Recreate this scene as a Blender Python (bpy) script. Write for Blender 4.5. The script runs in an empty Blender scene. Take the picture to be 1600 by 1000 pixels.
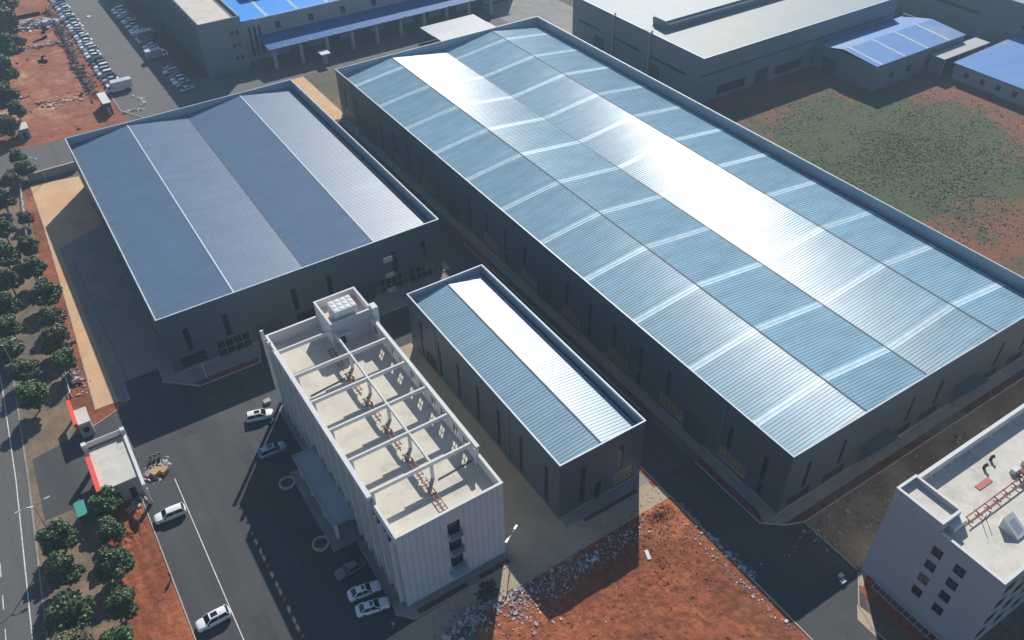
import bpy, math, random
from mathutils import Vector, Matrix, noise as mnoise
random.seed(7)
PI = math.pi
SC = bpy.context.scene
COL = SC.collection

# ------------------------------------------------------------------ camera
F_PX, PITCH, ROLL, YAW, CAM_H = 1309.2, 0.7044, -0.02383, 0.55773, 107.0
_fw = Vector((math.sin(YAW)*math.cos(PITCH), math.cos(YAW)*math.cos(PITCH), -math.sin(PITCH)))
_r0 = Vector((math.cos(YAW), -math.sin(YAW), 0)); _u0 = _r0.cross(_fw)
_rt = _r0*math.cos(ROLL) + _u0*math.sin(ROLL); _up = _u0*math.cos(ROLL) - _r0*math.sin(ROLL)
cam = bpy.data.cameras.new('camera'); cam.sensor_width = 36.0; cam.lens = F_PX/1600*36.0
cam.clip_start = 1.0; cam.clip_end = 6000
camo = bpy.data.objects.new('camera', cam); COL.objects.link(camo)
M = Matrix((( _rt.x, _up.x, -_fw.x, 0), (_rt.y, _up.y, -_fw.y, 0), (_rt.z, _up.z, -_fw.z, CAM_H), (0, 0, 0, 1)))
camo.matrix_world = M
SC.camera = camo

def P(x, y, z=0.0):
    """photo pixel (1600x1000) -> point at height z"""
    d = _fw + _rt*((x-800)/F_PX) - _up*((y-500)/F_PX)
    t = (z-CAM_H)/d.z
    return Vector((d.x*t, d.y*t, z))
def PP(pts, z=0.0): return [(P(x, y, z).x, P(x, y, z).y) for x, y in pts]

# ------------------------------------------------------------------ light
SUN_EL, SUN_AZ = math.radians(36.6), math.radians(39.6)      # azimuth from +Y towards +X
w = bpy.data.worlds.new('World'); SC.world = w; w.use_nodes = True
nt = w.node_tree; nt.nodes.clear()
sky = nt.nodes.new('ShaderNodeTexSky'); sky.sky_type = 'NISHITA'; sky.sun_disc = False
sky.sun_elevation = SUN_EL; sky.sun_rotation = SUN_AZ
sky.air_density = 1.0; sky.dust_density = 0.3; sky.ozone_density = 3.0
bg = nt.nodes.new('ShaderNodeBackground'); bg.inputs['Strength'].default_value = 0.088
out = nt.nodes.new('ShaderNodeOutputWorld')
nt.links.new(sky.outputs[0], bg.inputs[0]); nt.links.new(bg.outputs[0], out.inputs[0])
sun = bpy.data.lights.new('sun', 'SUN'); sun.energy = 5.0; sun.angle = math.radians(0.53); sun.color = (1.0, 0.945, 0.87)
suno = bpy.data.objects.new('sun', sun); COL.objects.link(suno)
sdir = Vector((math.cos(SUN_EL)*math.sin(SUN_AZ), math.cos(SUN_EL)*math.cos(SUN_AZ), math.sin(SUN_EL)))
suno.rotation_euler = sdir.to_track_quat('Z', 'Y').to_euler(); suno.location = sdir*300
SC.view_settings.view_transform = 'Standard'; SC.view_settings.look = 'None'
SC.view_settings.exposure = 0.2; SC.view_settings.gamma = 1.0; SC.view_settings.use_curve_mapping = False

# ------------------------------------------------------------------ materials
MATS = {}
def mat(name, col, rough=0.8, metal=0.0, var=0.0, scale=0.3, var2=0.0, scale2=4.0, bump=0.0, bscale=6.0,
        stretch=None, col2=None, c2scale=0.08, c2lo=0.45, c2hi=0.6, island=None, spec=0.5, wave=None, trans=0.0, rvar=0.0, c2detail=6.0, aniso=0.0, orand=0.0):
    if name in MATS: return MATS[name]
    m = bpy.data.materials.new(name); m.use_nodes = True
    n = m.node_tree.nodes; l = m.node_tree.links; b = n['Principled BSDF']
    b.inputs['Roughness'].default_value = rough; b.inputs['Metallic'].default_value = metal
    b.inputs['Specular IOR Level'].default_value = spec
    if aniso:
        b.inputs['Anisotropic'].default_value = aniso; tv = n.new('ShaderNodeCombineXYZ'); tv.inputs[1].default_value = 1.0; l.new(tv.outputs[0], b.inputs['Tangent'])
    if trans: b.inputs['Transmission Weight'].default_value = trans
    tc = n.new('ShaderNodeTexCoord'); src = tc.outputs['Object']
    if stretch:
        mp = n.new('ShaderNodeMapping'); mp.inputs['Scale'].default_value = stretch
        l.new(src, mp.inputs['Vector']); ssrc = mp.outputs['Vector']
    else: ssrc = src
    cur = None
    def rgb(c):
        q = n.new('ShaderNodeRGB'); q.outputs[0].default_value = (c[0], c[1], c[2], 1); return q.outputs[0]
    cur = rgb(col)
    def noise(sc_, s, det=5.0):
        t = n.new('ShaderNodeTexNoise'); t.inputs['Scale'].default_value = sc_; t.inputs['Detail'].default_value = det
        t.inputs['Roughness'].default_value = 0.62; l.new(s, t.inputs['Vector']); return t.outputs['Fac']
    if island:
        g = n.new('ShaderNodeNewGeometry'); r = n.new('ShaderNodeValToRGB'); r.color_ramp.interpolation = 'LINEAR'
        els = r.color_ramp.elements
        for i, c in enumerate(island):
            p = i/max(1, len(island)-1)
            e = els[i] if i < 2 else els.new(p)
            e.position = p; e.color = (c[0], c[1], c[2], 1)
        if len(island) > 2:
            for i, c in enumerate(island):
                els[i].position = i/(len(island)-1); els[i].color = (c[0], c[1], c[2], 1)
        l.new(g.outputs['Random Per Island'], r.inputs[0]); cur = r.outputs[0]
    if col2:
        r = n.new('ShaderNodeMapRange'); r.inputs['From Min'].default_value = c2lo; r.inputs['From Max'].default_value = c2hi
        r.interpolation_type = 'SMOOTHSTEP'
        l.new(noise(c2scale, src, c2detail), r.inputs['Value'])
        mx = n.new('ShaderNodeMix'); mx.data_type = 'RGBA'; l.new(r.outputs[0], mx.inputs[0])
        l.new(cur, mx.inputs[6]); l.new(rgb(col2), mx.inputs[7]); cur = mx.outputs[2]
    for amt, s_, ss in ((var, scale, ssrc), (var2, scale2, src)):
        if amt:
            r = n.new('ShaderNodeMapRange'); r.inputs['From Min'].default_value = 0.3; r.inputs['From Max'].default_value = 0.7
            r.inputs['To Min'].default_value = 1-amt; r.inputs['To Max'].default_value = 1+amt
            l.new(noise(s_, ss), r.inputs['Value'])
            h = n.new('ShaderNodeVectorMath'); h.operation = 'SCALE'
            l.new(cur, h.inputs[0]); l.new(r.outputs[0], h.inputs['Scale']); cur = h.outputs[0]
    if orand:
        oi = n.new('ShaderNodeObjectInfo'); r = n.new('ShaderNodeMapRange'); r.inputs['To Min'].default_value = 1-orand; r.inputs['To Max'].default_value = 1+orand
        l.new(oi.outputs['Random'], r.inputs['Value']); h = n.new('ShaderNodeVectorMath'); h.operation = 'SCALE'; l.new(cur, h.inputs[0]); l.new(r.outputs[0], h.inputs['Scale']); cur = h.outputs[0]
    l.new(cur, b.inputs['Base Color'])
    if rvar:
        r = n.new('ShaderNodeMapRange'); r.inputs['From Min'].default_value = 0.3; r.inputs['From Max'].default_value = 0.7
        r.inputs['To Min'].default_value = max(0.02, rough-rvar); r.inputs['To Max'].default_value = rough+rvar
        l.new(noise(0.25, ssrc), r.inputs['Value']); l.new(r.outputs[0], b.inputs['Roughness'])
    if wave:
        wv = n.new('ShaderNodeTexWave'); wv.wave_type = 'BANDS'; wv.bands_direction = wave[0]
        wv.inputs['Scale'].default_value = wave[1]; l.new(src, wv.inputs['Vector'])
        bp = n.new('ShaderNodeBump'); bp.inputs['Strength'].default_value = wave[2]; bp.inputs['Distance'].default_value = 0.05
        l.new(wv.outputs['Fac'], bp.inputs['Height']); l.new(bp.outputs[0], b.inputs['Normal'])
    elif bump:
        bp = n.new('ShaderNodeBump'); bp.inputs['Strength'].default_value = bump; bp.inputs['Distance'].default_value = 0.25
        l.new(noise(bscale, ssrc, 8.0 if not stretch else 2.0), bp.inputs['Height']); l.new(bp.outputs[0], b.inputs['Normal'])
    MATS[name] = m; return m

SOIL = mat('red_soil', (0.245, 0.069, 0.025), 0.95, var=0.38, scale=0.09, var2=0.38, scale2=0.9, bump=0.8, bscale=1.4,
           col2=(0.34, 0.12, 0.05), c2scale=0.06, c2lo=0.48, c2hi=0.68)
SOILB = mat('bed_soil', (0.14, 0.055, 0.03), 0.95, var=0.3, scale=0.5, bump=0.8, bscale=3)
DIRT = mat('brown_dirt', (0.20, 0.125, 0.078), 0.95, var=0.25, scale=0.12, var2=0.2, scale2=1.2, bump=0.5, bscale=1.2,
           col2=(0.26, 0.19, 0.12), c2scale=0.1, c2lo=0.45, c2hi=0.6)
TAN = mat('dusty_concrete', (0.57, 0.375, 0.21), 0.9, var=0.12, scale=0.15, var2=0.06, scale2=2.0, bump=0.12, bscale=3,
          col2=(0.62, 0.31, 0.13), c2scale=0.09, c2lo=0.46, c2hi=0.66)
KHAKI = mat('khaki_concrete', (0.38, 0.305, 0.21), 0.9, var=0.14, scale=0.12, var2=0.07, scale2=1.6, bump=0.1, bscale=3)
VERGE = mat('dusty_verge', (0.20, 0.135, 0.085), 0.95, var=0.3, scale=0.25, var2=0.25, scale2=1.5, bump=0.4, bscale=2.5,
            col2=(0.12, 0.105, 0.085), c2scale=0.16, c2lo=0.4, c2hi=0.7)
ASPH = mat('yard_asphalt', (0.050, 0.053, 0.055), 0.85, var=0.22, scale=0.35, stretch=(1.0, 0.08, 1.0), var2=0.12, scale2=2.2, bump=0.06, bscale=9,
           col2=(0.085, 0.083, 0.077), c2scale=0.05, c2lo=0.52, c2hi=0.75)
ROADM = mat('road_asphalt', (0.098, 0.096, 0.092), 0.88, var=0.16, scale=0.35, stretch=(1.0, 0.08, 1.0), var2=0.12, scale2=1.5, bump=0.06, bscale=9)
PARKM = mat('parking_asphalt', (0.115, 0.108, 0.10), 0.88, var=0.12, scale=0.07, var2=0.08, scale2=1.2)
CONC = mat('grey_concrete', (0.24, 0.23, 0.21), 0.9, var=0.2, scale=0.3, var2=0.12, scale2=3.0, bump=0.1, bscale=4)
KERB = mat('kerb_concrete', (0.42, 0.37, 0.30), 0.85, var=0.2, scale=0.5)
PAINT = mat('white_road_paint', (0.6, 0.6, 0.56), 0.7, var=0.3, scale=1.2)
GALV = dict(rough=0.36, metal=0.55)
ROOF_A = mat('zinc_roof_sheet', (0.245, 0.40, 0.49), 0.36, metal=0.0, spec=0.26, var=0.16, scale=0.6, stretch=(0.10, 1.0, 1.0), rvar=0.04, orand=0.07, aniso=0.9, bump=0.05, bscale=0.8, var2=0.10, scale2=0.12)
ROOF_B = mat('slate_blue_roof_sheet', (0.125, 0.195, 0.285), 0.47, metal=0.0, spec=0.45, var=0.07, scale=0.5, stretch=(0.12, 1.0, 1.0), rvar=0.03, aniso=0.55, var2=0.06, scale2=0.15)
ROOF_C = mat('pale_roof_sheet', (0.21, 0.345, 0.43), 0.40, metal=0.0, spec=0.55, var=0.10, scale=0.5, stretch=(0.12, 1.0, 1.0), rvar=0.04, aniso=0.6, bump=0.05, bscale=0.8)
SKYL = mat('skylight_sheet', (0.46, 0.62, 0.69), 0.38, metal=0.0, spec=0.26, var=0.14, scale=0.6, var2=0.08, scale2=3, orand=0.1, aniso=0.85)
RIDGE = mat('dull_ridge_metal', (0.07, 0.10, 0.12), 0.6, var=0.15, scale=0.5)
CAP = mat('ridge_cap_metal', (0.36, 0.43, 0.48), 0.5, metal=0.0, var=0.1, scale=0.5)
GUTTER = mat('dark_gutter', (0.035, 0.045, 0.05), 0.6)
COPING = mat('pale_coping', (0.46, 0.52, 0.57), 0.5, var=0.2, scale=0.4)
CLAD = mat('charcoal_cladding', (0.080, 0.108, 0.128), 0.5, metal=0.2, var=0.06, scale=0.15, wave=('Z', 3.0, 0.15))
CLADIN = mat('parapet_lining', (0.26, 0.34, 0.42), 0.5, metal=0.3, var=0.06, scale=0.3)
CLADG = mat('grey_cladding', (0.185, 0.215, 0.25), 0.55, metal=0.15, var=0.06, scale=0.15)
CLADL = mat('light_grey_cladding', (0.33, 0.33, 0.33), 0.6, var=0.07, scale=0.2)
GLASS = mat('dark_glass', (0.015, 0.02, 0.026), 0.12, spec=0.6, var=0.2, scale=0.4)
KGLASS = mat('sunlit_interior_pane', (0.27, 0.225, 0.12), 0.35, var=0.3, scale=0.7)  # khaki pane colour paints in the sunlit interior behind the wide windows
FRAME = mat('window_frame_dark', (0.05, 0.055, 0.06), 0.5)
FRAMEL = mat('window_frame_light', (0.35, 0.36, 0.36), 0.5)
SHUT = mat('roller_shutter', (0.055, 0.075, 0.10), 0.5, metal=0.3, wave=('Z', 6.0, 0.4))
WHITE = mat('white_render', (0.62, 0.62, 0.60), 0.8, var=0.06, scale=0.4, var2=0.05, scale2=3)
TILEW = mat('pale_wall_tile', (0.53, 0.56, 0.59), 0.65, wave=('X', 0.35, 0.25), var=0.05, scale=0.25, var2=0.07, scale2=2.2)
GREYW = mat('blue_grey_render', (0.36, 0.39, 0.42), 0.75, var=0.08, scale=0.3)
CREAM = mat('cream_screed', (0.56, 0.52, 0.43), 0.85, var=0.08, scale=0.35, var2=0.05, scale2=2.5,
            col2=(0.49, 0.455, 0.38), c2scale=0.3, c2lo=0.52, c2hi=0.62)
CREAM2 = mat('stained_screed', (0.56, 0.54, 0.47), 0.85, var=0.1, scale=0.3, var2=0.06, scale2=2.5,
             col2=(0.48, 0.46, 0.40), c2scale=0.35, c2lo=0.5, c2hi=0.62)
RUST = mat('red_pipe_paint', (0.28, 0.07, 0.05), 0.55, var=0.2, scale=2)
RED = mat('bright_red_fascia', (0.75, 0.085, 0.05), 0.5, var=0.05, scale=1)
BLUE = mat('blue_roof_sheet', (0.012, 0.25, 0.72), 0.55, spec=0.2, var=0.06, scale=0.4)
BLUED = mat('blue_canopy_sheet', (0.015, 0.105, 0.30), 0.6, spec=0.15, var=0.08, scale=0.4)
BLUEP = mat('faded_blue_roof', (0.09, 0.225, 0.50), 0.6, spec=0.2, var=0.08, scale=0.3, col2=(0.19, 0.29, 0.42), c2scale=0.05, c2lo=0.5, c2hi=0.75)
GROOF = mat('grey_green_roof', (0.235, 0.265, 0.25), 0.6, var=0.06, scale=0.2, col2=(0.19, 0.255, 0.275), c2scale=0.03, c2lo=0.45, c2hi=0.6)
WOODC = mat('pallet_wood', (0.55, 0.33, 0.17), 0.85, var=0.2, scale=2)
TEAL = mat('teal_sheet', (0.05, 0.28, 0.23), 0.5, var=0.08, scale=1)
STEEL = mat('lamp_steel', (0.45, 0.45, 0.44), 0.45, metal=0.4)
BARK = mat('bark', (0.10, 0.07, 0.05), 0.95, var=0.3, scale=3, bump=0.4, bscale=8)
LEAF = mat('leaf_dark', (0.04, 0.06, 0.02), 0.6, island=[(0.023, 0.049, 0.017), (0.043, 0.084, 0.026), (0.087, 0.145, 0.041), (0.058, 0.102, 0.029)])
LEAF2 = mat('leaf_olive', (0.06, 0.07, 0.02), 0.6, island=[(0.046, 0.049, 0.021), (0.098, 0.104, 0.036), (0.182, 0.137, 0.065), (0.072, 0.085, 0.029)])
LEAF3 = mat('leaf_fresh', (0.04, 0.09, 0.02), 0.6, island=[(0.033, 0.072, 0.017), (0.058, 0.137, 0.023), (0.085, 0.176, 0.031), (0.046, 0.098, 0.021)])
GRASS = mat('grass_blades', (0.05, 0.07, 0.03), 0.8, island=[(0.06, 0.09, 0.034), (0.08, 0.115, 0.04), (0.12, 0.11, 0.05)])
TYRE = mat('tyre_rubber', (0.012, 0.012, 0.013), 0.85)
RIM = mat('alloy_rim', (0.45, 0.45, 0.47), 0.35, metal=0.8)
CGLASS = mat('car_glass', (0.010, 0.013, 0.017), 0.08, spec=0.7)
LAMPM = mat('headlight_lens', (0.7, 0.72, 0.74), 0.15)
TAILM = mat('tail_light_lens', (0.35, 0.02, 0.02), 0.25)
DARK = mat('black_plastic', (0.02, 0.02, 0.022), 0.6)
CARM = {}
for nm, c, mt in (('white', (0.75, 0.76, 0.77), 0.0), ('silver', (0.50, 0.52, 0.54), 0.5), ('grey', (0.16, 0.17, 0.18), 0.4), ('black', (0.02, 0.022, 0.025), 0.2),
                  ('blue', (0.05, 0.12, 0.28), 0.3), ('red', (0.35, 0.03, 0.04), 0.2), ('steel blue', (0.35, 0.42, 0.52), 0.4), ('champagne', (0.45, 0.40, 0.32), 0.4)):
    CARM[nm] = mat('car_paint_'+nm.replace(' ', '_'), c, 0.25, metal=mt)

# ------------------------------------------------------------------ helpers
ORI = {}
def tag(o, label=None, cat=None, group=None, kind=None):
    if label: o['label'] = label
    if cat: o['category'] = cat
    if group: o['group'] = group
    if kind: o['kind'] = kind
    return o
def empty(name, loc, label, cat, group=None, rz=0.0):
    o = bpy.data.objects.new(name, None); COL.objects.link(o); o.location = loc; o.rotation_euler = (0, 0, rz)
    o.empty_display_size = 0.5; tag(o, label, cat, group); ORI[o] = Vector(loc); return o
def link(name, me, parent=None, loc=(0, 0, 0), rz=0.0, m=None):
    o = bpy.data.objects.new(name, me); COL.objects.link(o)
    o.location = loc; o.rotation_euler = (0, 0, rz)
    if parent is not None: o.parent = parent
    if m is not None:
        o.material_slots[0].link = 'OBJECT'; o.material_slots[0].material = m
    return o
class MB:
    def __init__(s): s.v = []; s.f = []
    def quad(s, a, b, c, d):
        i = len(s.v); s.v += [tuple(a), tuple(b), tuple(c), tuple(d)]; s.f.append((i, i+1, i+2, i+3)); return s
    def box(s, x0, x1, y0, y1, z0, z1):
        i = len(s.v)
        s.v += [(x0, y0, z0), (x1, y0, z0), (x1, y1, z0), (x0, y1, z0), (x0, y0, z1), (x1, y0, z1), (x1, y1, z1), (x0, y1, z1)]
        for q in ((0, 3, 2, 1), (4, 5, 6, 7), (0, 1, 5, 4), (1, 2, 6, 5), (2, 3, 7, 6), (3, 0, 4, 7)): s.f.append(tuple(i+k for k in q))
        return s
    def rbox(s, c, size, rot):
        i = len(s.v); hx, hy, hz = size[0]/2, size[1]/2, size[2]/2
        for dz in (-hz, hz):
            for dx, dy in ((-hx, -hy), (hx, -hy), (hx, hy), (-hx, hy)):
                p = rot @ Vector((dx, dy, dz)); s.v.append((c[0]+p.x, c[1]+p.y, c[2]+p.z))
        for q in ((0, 3, 2, 1), (4, 5, 6, 7), (0, 1, 5, 4), (1, 2, 6, 5), (2, 3, 7, 6), (3, 0, 4, 7)): s.f.append(tuple(i+k for k in q))
        return s
    def prism(s, poly, z0, z1):
        i = len(s.v); n = len(poly)
        s.v += [(p[0], p[1], z0) for p in poly] + [(p[0], p[1], z1) for p in poly]
        s.f.append(tuple(i+n+k for k in range(n))); s.f.append(tuple(i+k for k in reversed(range(n))))
        for k in range(n): s.f.append((i+k, i+(k+1) % n, i+n+(k+1) % n, i+n+k))
        return s
    def tube(s, pts, r, n=6):
        pts = [Vector(p) for p in pts]; rs = r if isinstance(r, (list, tuple)) else [r]*len(pts); base = len(s.v)
        for k, p in enumerate(pts):
            d = (pts[min(k+1, len(pts)-1)]-pts[max(k-1, 0)]).normalized()
            a = d.cross(Vector((0, 0, 1)) if abs(d.z) < 0.9 else Vector((1, 0, 0))).normalized(); b = d.cross(a)
            for j in range(n):
                t = 2*PI*j/n; q = p + (a*math.cos(t)+b*math.sin(t))*rs[k]; s.v.append(tuple(q))
        for k in range(len(pts)-1):
            for j in range(n):
                s.f.append((base+k*n+j, base+k*n+(j+1) % n, base+(k+1)*n+(j+1) % n, base+(k+1)*n+j))
        s.f.append(tuple(base+j for j in reversed(range(n)))); s.f.append(tuple(base+(len(pts)-1)*n+j for j in range(n)))
        return s
    def ring(s, c, r0, r1, z0, z1, n=28):
        i = len(s.v)
        for k in range(n):
            t = 2*PI*k/n; cx, sx = math.cos(t), math.sin(t)
            s.v += [(c[0]+r0*cx, c[1]+r0*sx, z0), (c[0]+r1*cx, c[1]+r1*sx, z0), (c[0]+r1*cx, c[1]+r1*sx, z1), (c[0]+r0*cx, c[1]+r0*sx, z1)]
        for k in range(n):
            a, b = i+4*k, i+4*((k+1) % n)
            for q in range(4): s.f.append((a+q, b+q, b+(q+1) % 4, a+(q+1) % 4))
        return s
    def mesh(s, name, m, off=(0, 0, 0), smooth=False):
        me = bpy.data.meshes.new(name)
        me.from_pydata([(a-off[0], b-off[1], c-off[2]) for a, b, c in s.v], [], s.f)
        me.materials.append(m)
        if smooth: me.polygons.foreach_set('use_smooth', [True]*len(me.polygons))
        me.update(); return me
    def build(s, name, m, parent=None, smooth=False, root=None):
        off = ORI.get(root or parent, Vector((0, 0, 0)))
        return link(name, s.mesh(name, m, off, smooth), parent)
def sheet(name, poly, z, m, label=None):
    me = bpy.data.meshes.new(name)
    area = sum(poly[i][0]*poly[(i+1) % len(poly)][1]-poly[(i+1) % len(poly)][0]*poly[i][1] for i in range(len(poly)))
    if area < 0: poly = poly[::-1]
    me.from_pydata([(x, y, z) for x, y in poly], [], [tuple(range(len(poly)))]); me.materials.append(m); me.update()
    return tag(link(name, me), label, None, None, 'structure')
def rect(x0, x1, y0, y1): return [(x0, y0), (x1, y0), (x1, y1), (x0, y1)]
def kerb(pts, wd=0.16, h=0.12, z0=0.0, m=None, closed=False, name='kerb'):
    b = MB(); n = len(pts)
    for k in range(n if closed else n-1):
        a = Vector((*pts[k], 0)); c = Vector((*pts[(k+1) % n], 0)); d = (c-a)
        if d.length < 1e-3: continue
        L = d.length; d.normalize(); ang = math.atan2(d.y, d.x); mid = (a+c)/2
        b.rbox((mid.x, mid.y, z0+h/2+0.002*k), (L+wd*0.9, wd, h), Matrix.Rotation(ang, 3, 'Z'))
    o = b.build(name, m or KERB); return tag(o, None, None, None, 'structure')

# wall from p0 to p1 (outside on the right hand side), with rectangular openings (u0,u1,z0,z1)
def wall_mesh(p0, p1, z0, z1, th, rects, off):
    p0 = Vector((*p0, 0)); p1 = Vector((*p1, 0)); u = p1-p0; L = u.length; u.normalize(); inn = Vector((-u.y, u.x, 0))
    us = sorted({0.0, L, *[r[0] for r in rects], *[r[1] for r in rects]}); zs = sorted({z0, z1, *[r[2] for r in rects], *[r[3] for r in rects]})
    b = MB()
    def pt(a, z, d): q = p0+u*a+inn*d; return (q.x, q.y, z)
    def opened(a, z): return any(r[0] < a < r[1] and r[2] < z < r[3] for r in rects)
    for i in range(len(us)-1):
        for j in range(len(zs)-1):
            a0, a1, c0, c1 = us[i], us[i+1], zs[j], zs[j+1]
            if opened((a0+a1)/2, (c0+c1)/2): continue
            b.quad(pt(a0, c0, 0), pt(a1, c0, 0), pt(a1, c1, 0), pt(a0, c1, 0))
            b.quad(pt(a1, c0, th), pt(a0, c0, th), pt(a0, c1, th), pt(a1, c1, th))
    for a0, a1, c0, c1 in rects:
        b.quad(pt(a0, c0, 0), pt(a0, c1, 0), pt(a0, c1, th), pt(a0, c0, th)); b.quad(pt(a1, c0, 0), pt(a1, c0, th), pt(a1, c1, th), pt(a1, c1, 0))
        b.quad(pt(a0, c0, 0), pt(a0, c0, th), pt(a1, c0, th), pt(a1, c0, 0)); b.quad(pt(a0, c1, 0), pt(a1, c1, 0), pt(a1, c1, th), pt(a0, c1, th))
    b.quad(pt(0, z1, 0), pt(L, z1, 0), pt(L, z1, th), pt(0, z1, th))
    e = 0.005; b.quad(pt(e, z0, e), pt(e, z0, th), pt(e, z1, th), pt(e, z1, e)); b.quad(pt(L-e, z0, e), pt(L-e, z1, e), pt(L-e, z1, th), pt(L-e, z0, th))
    return b
WIN = {}
def window_mesh(wd, h, nx, nz, fm, gm, bar=0.07):
    key = (round(wd, 2), round(h, 2), nx, nz, fm.name, gm.name)
    if key in WIN: return WIN[key]
    f = MB(); g = MB()
    f.box(-wd/2, -wd/2+bar, -0.05, 0.05, 0, h); f.box(wd/2-bar, wd/2, -0.05, 0.05, 0, h)
    f.box(-wd/2+bar, wd/2-bar, -0.05, 0.05, 0, bar); f.box(-wd/2+bar, wd/2-bar, -0.05, 0.05, h-bar, h)
    for i in range(1, nx): x = -wd/2+wd*i/nx; f.box(x-bar/2, x+bar/2, -0.045, 0.045, bar, h-bar)
    for j in range(1, nz): z = h*j/nz; f.box(-wd/2+bar, wd/2-bar, -0.04, 0.04, z-bar/2, z+bar/2)
    g.box(-wd/2+bar/2, wd/2-bar/2, 0.0, 0.02, bar/2, h-bar/2)
    WIN[key] = (f.mesh('window', fm), g.mesh('pane', gm)); return WIN[key]
def walled(root, p0, p1, z0, z1, m, wins, th=0.25, name='wall'):
    """wins: list of (uc, w, zb, h, kind)"""
    rects = [(c-wd/2, c+wd/2, zb, zb+h) for c, wd, zb, h, k in wins]
    o = wall_mesh(p0, p1, z0, z1, th, rects, None).build(name, m, root)
    a = Vector((*p0, 0)); u = (Vector((*p1, 0))-a).normalized(); inn = Vector((-u.y, u.x, 0)); ang = math.atan2(u.y, u.x)
    for c, wd, zb, h, k in wins:
        q = a+u*c+inn*0.14-ORI[root]; loc = (q.x, q.y, zb-ORI[root].z)
        if k == 'open': continue
        if k == 'door':
            me = WIN.setdefault(('door', round(wd, 2), round(h, 2)), MB().box(-wd/2, wd/2, -0.02, 0.05, 0, h).mesh('roller_door', SHUT)); link('roller_door', me, root, loc, ang); continue
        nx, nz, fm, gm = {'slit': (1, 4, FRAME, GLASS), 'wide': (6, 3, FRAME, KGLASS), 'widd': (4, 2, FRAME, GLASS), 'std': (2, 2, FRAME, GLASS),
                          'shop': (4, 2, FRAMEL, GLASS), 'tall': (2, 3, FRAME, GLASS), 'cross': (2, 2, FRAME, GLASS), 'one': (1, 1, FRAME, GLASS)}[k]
        fme, gme = window_mesh(wd, h, nx, nz, fm, gm)
        wo = link('window', fme, root, loc, ang)
        if k != 'cross': link('pane', gme, wo)
    return o

# ------------------------------------------------------------------ ground
sheet('ground', rect(-1500, 1500, -600, 2200), 0.0, mat('open_country', (0.13, 0.10, 0.065), 0.95, var=0.3, scale=0.05, var2=0.25, scale2=0.8, bump=0.5, bscale=1.2, col2=(0.10, 0.115, 0.06), c2scale=0.01, c2lo=0.45, c2hi=0.6))
sheet('soil_patch', [(-20, 238), (24, 239), (30, 420), (-20, 420)], 0.004, SOIL); sheet('soil_patch', [(60, 206), (76, 206), (76, 239), (60, 239)], 0.004, TAN); sheet('soil_patch', [(-14, 50), (-6, 50), (-6, 104), (-12.8, 106)], 0.003, SOIL)
sheet('soil_patch', [(-14, 106), (-4.3, 122), (-4, 220), (-9, 220)], 0.003, SOIL); sheet('soil_patch', [(22, 0), (64, 0), (64, 57), (27, 57)], 0.003, SOIL); sheet('soil_patch', [(40, 250), (54, 253), (54, 420), (46, 420)], 0.005, SOILB)
sheet('asphalt_yard', [(-6, 20), (22, 20), (22, 55.3), (15, 58), (60, 60), (64, 57), (64, 10), (72, 10), (72, 24.5), (77.7, 31.6), (77.75, 41.9), (74.7, 43.3), (72, 45.5),
      (72, 240), (63.4, 240), (63.4, 132), (-1.9, 131.9), (-2.0, 126.5), (-4.4, 125.4), (-9.1, 123.6), (-19.3, 121.5), (-19.8, 107), (-11, 106.6), (-6, 104.5)], 0.016, ASPH)
ROADP = [(76, 1010), (45, 752), (24, 610), (8, 505), (-20, 300), (-46, 120)]
rp = PP(ROADP)
sheet('road', rp+[(-60, rp[-1][1]), (-60, rp[0][1])], 0.012, ROADM)
kerb(rp, 0.32, 0.14, 0.0, CONC)
l1 = PP([(52, 1010), (25, 750), (5, 615), (-8, 540)])
for k in range(len(l1)-1):
    a, c = Vector(l1[k]), Vector(l1[k+1]); d = (c-a); ang = math.atan2(d.y, d.x); mid = (a+c)/2
    tag(MB().rbox((mid.x, mid.y, 0.020), (d.length, 0.16, 0.006), Matrix.Rotation(ang, 3, 'Z')).build('lane_line', PAINT), kind='structure')
d = (Vector(l1[1])-Vector(l1[0])).normalized(); ang = math.atan2(d.y, d.x)
for k in range(7):
    q = P(9, 995)+Vector((d.x, d.y, 0))*6.0*k
    tag(MB().rbox((q.x, q.y, 0.020), (2.6, 0.14, 0.006), Matrix.Rotation(ang, 3, 'Z')).build('lane_dash', PAINT), kind='structure')
sheet('side_street', [(-60, 221), (7.8, 219.8), (40, 221), (40, 238), (8.6, 236.5), (-8.4, 240), (-60, 246)], 0.014, ROADM)
vr = [(x+0.2, y) for x, y in rp]
sheet('verge', vr[:5]+PP([(22, 270), (36, 290), (60, 400), (95, 560), (112, 640), (128, 700)])[0:6]+[(-12.8, 106), (-12.9, 90), (-13.4, 70)], 0.008, VERGE)
sheet('concrete_apron', [(-7.8, 127.6), (-4.3, 127.5), (-2, 126.6), (-1.9, 131.95), (6.6, 132), (6.6, 214.8), (-4.4, 217), (-4.9, 194.5), (-6.4, 156)], 0.02, TAN)
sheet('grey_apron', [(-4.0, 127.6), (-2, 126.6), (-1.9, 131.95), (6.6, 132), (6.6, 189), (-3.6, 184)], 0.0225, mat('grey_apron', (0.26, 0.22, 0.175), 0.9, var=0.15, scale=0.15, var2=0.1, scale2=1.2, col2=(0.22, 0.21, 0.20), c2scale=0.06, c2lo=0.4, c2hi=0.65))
tag(MB().rbox((-1.6, 153, 0.026), (0.12, 50, 0.006), Matrix.Rotation(0.02, 3, 'Z')).build('apron_joint', GUTTER), kind='structure')
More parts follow.
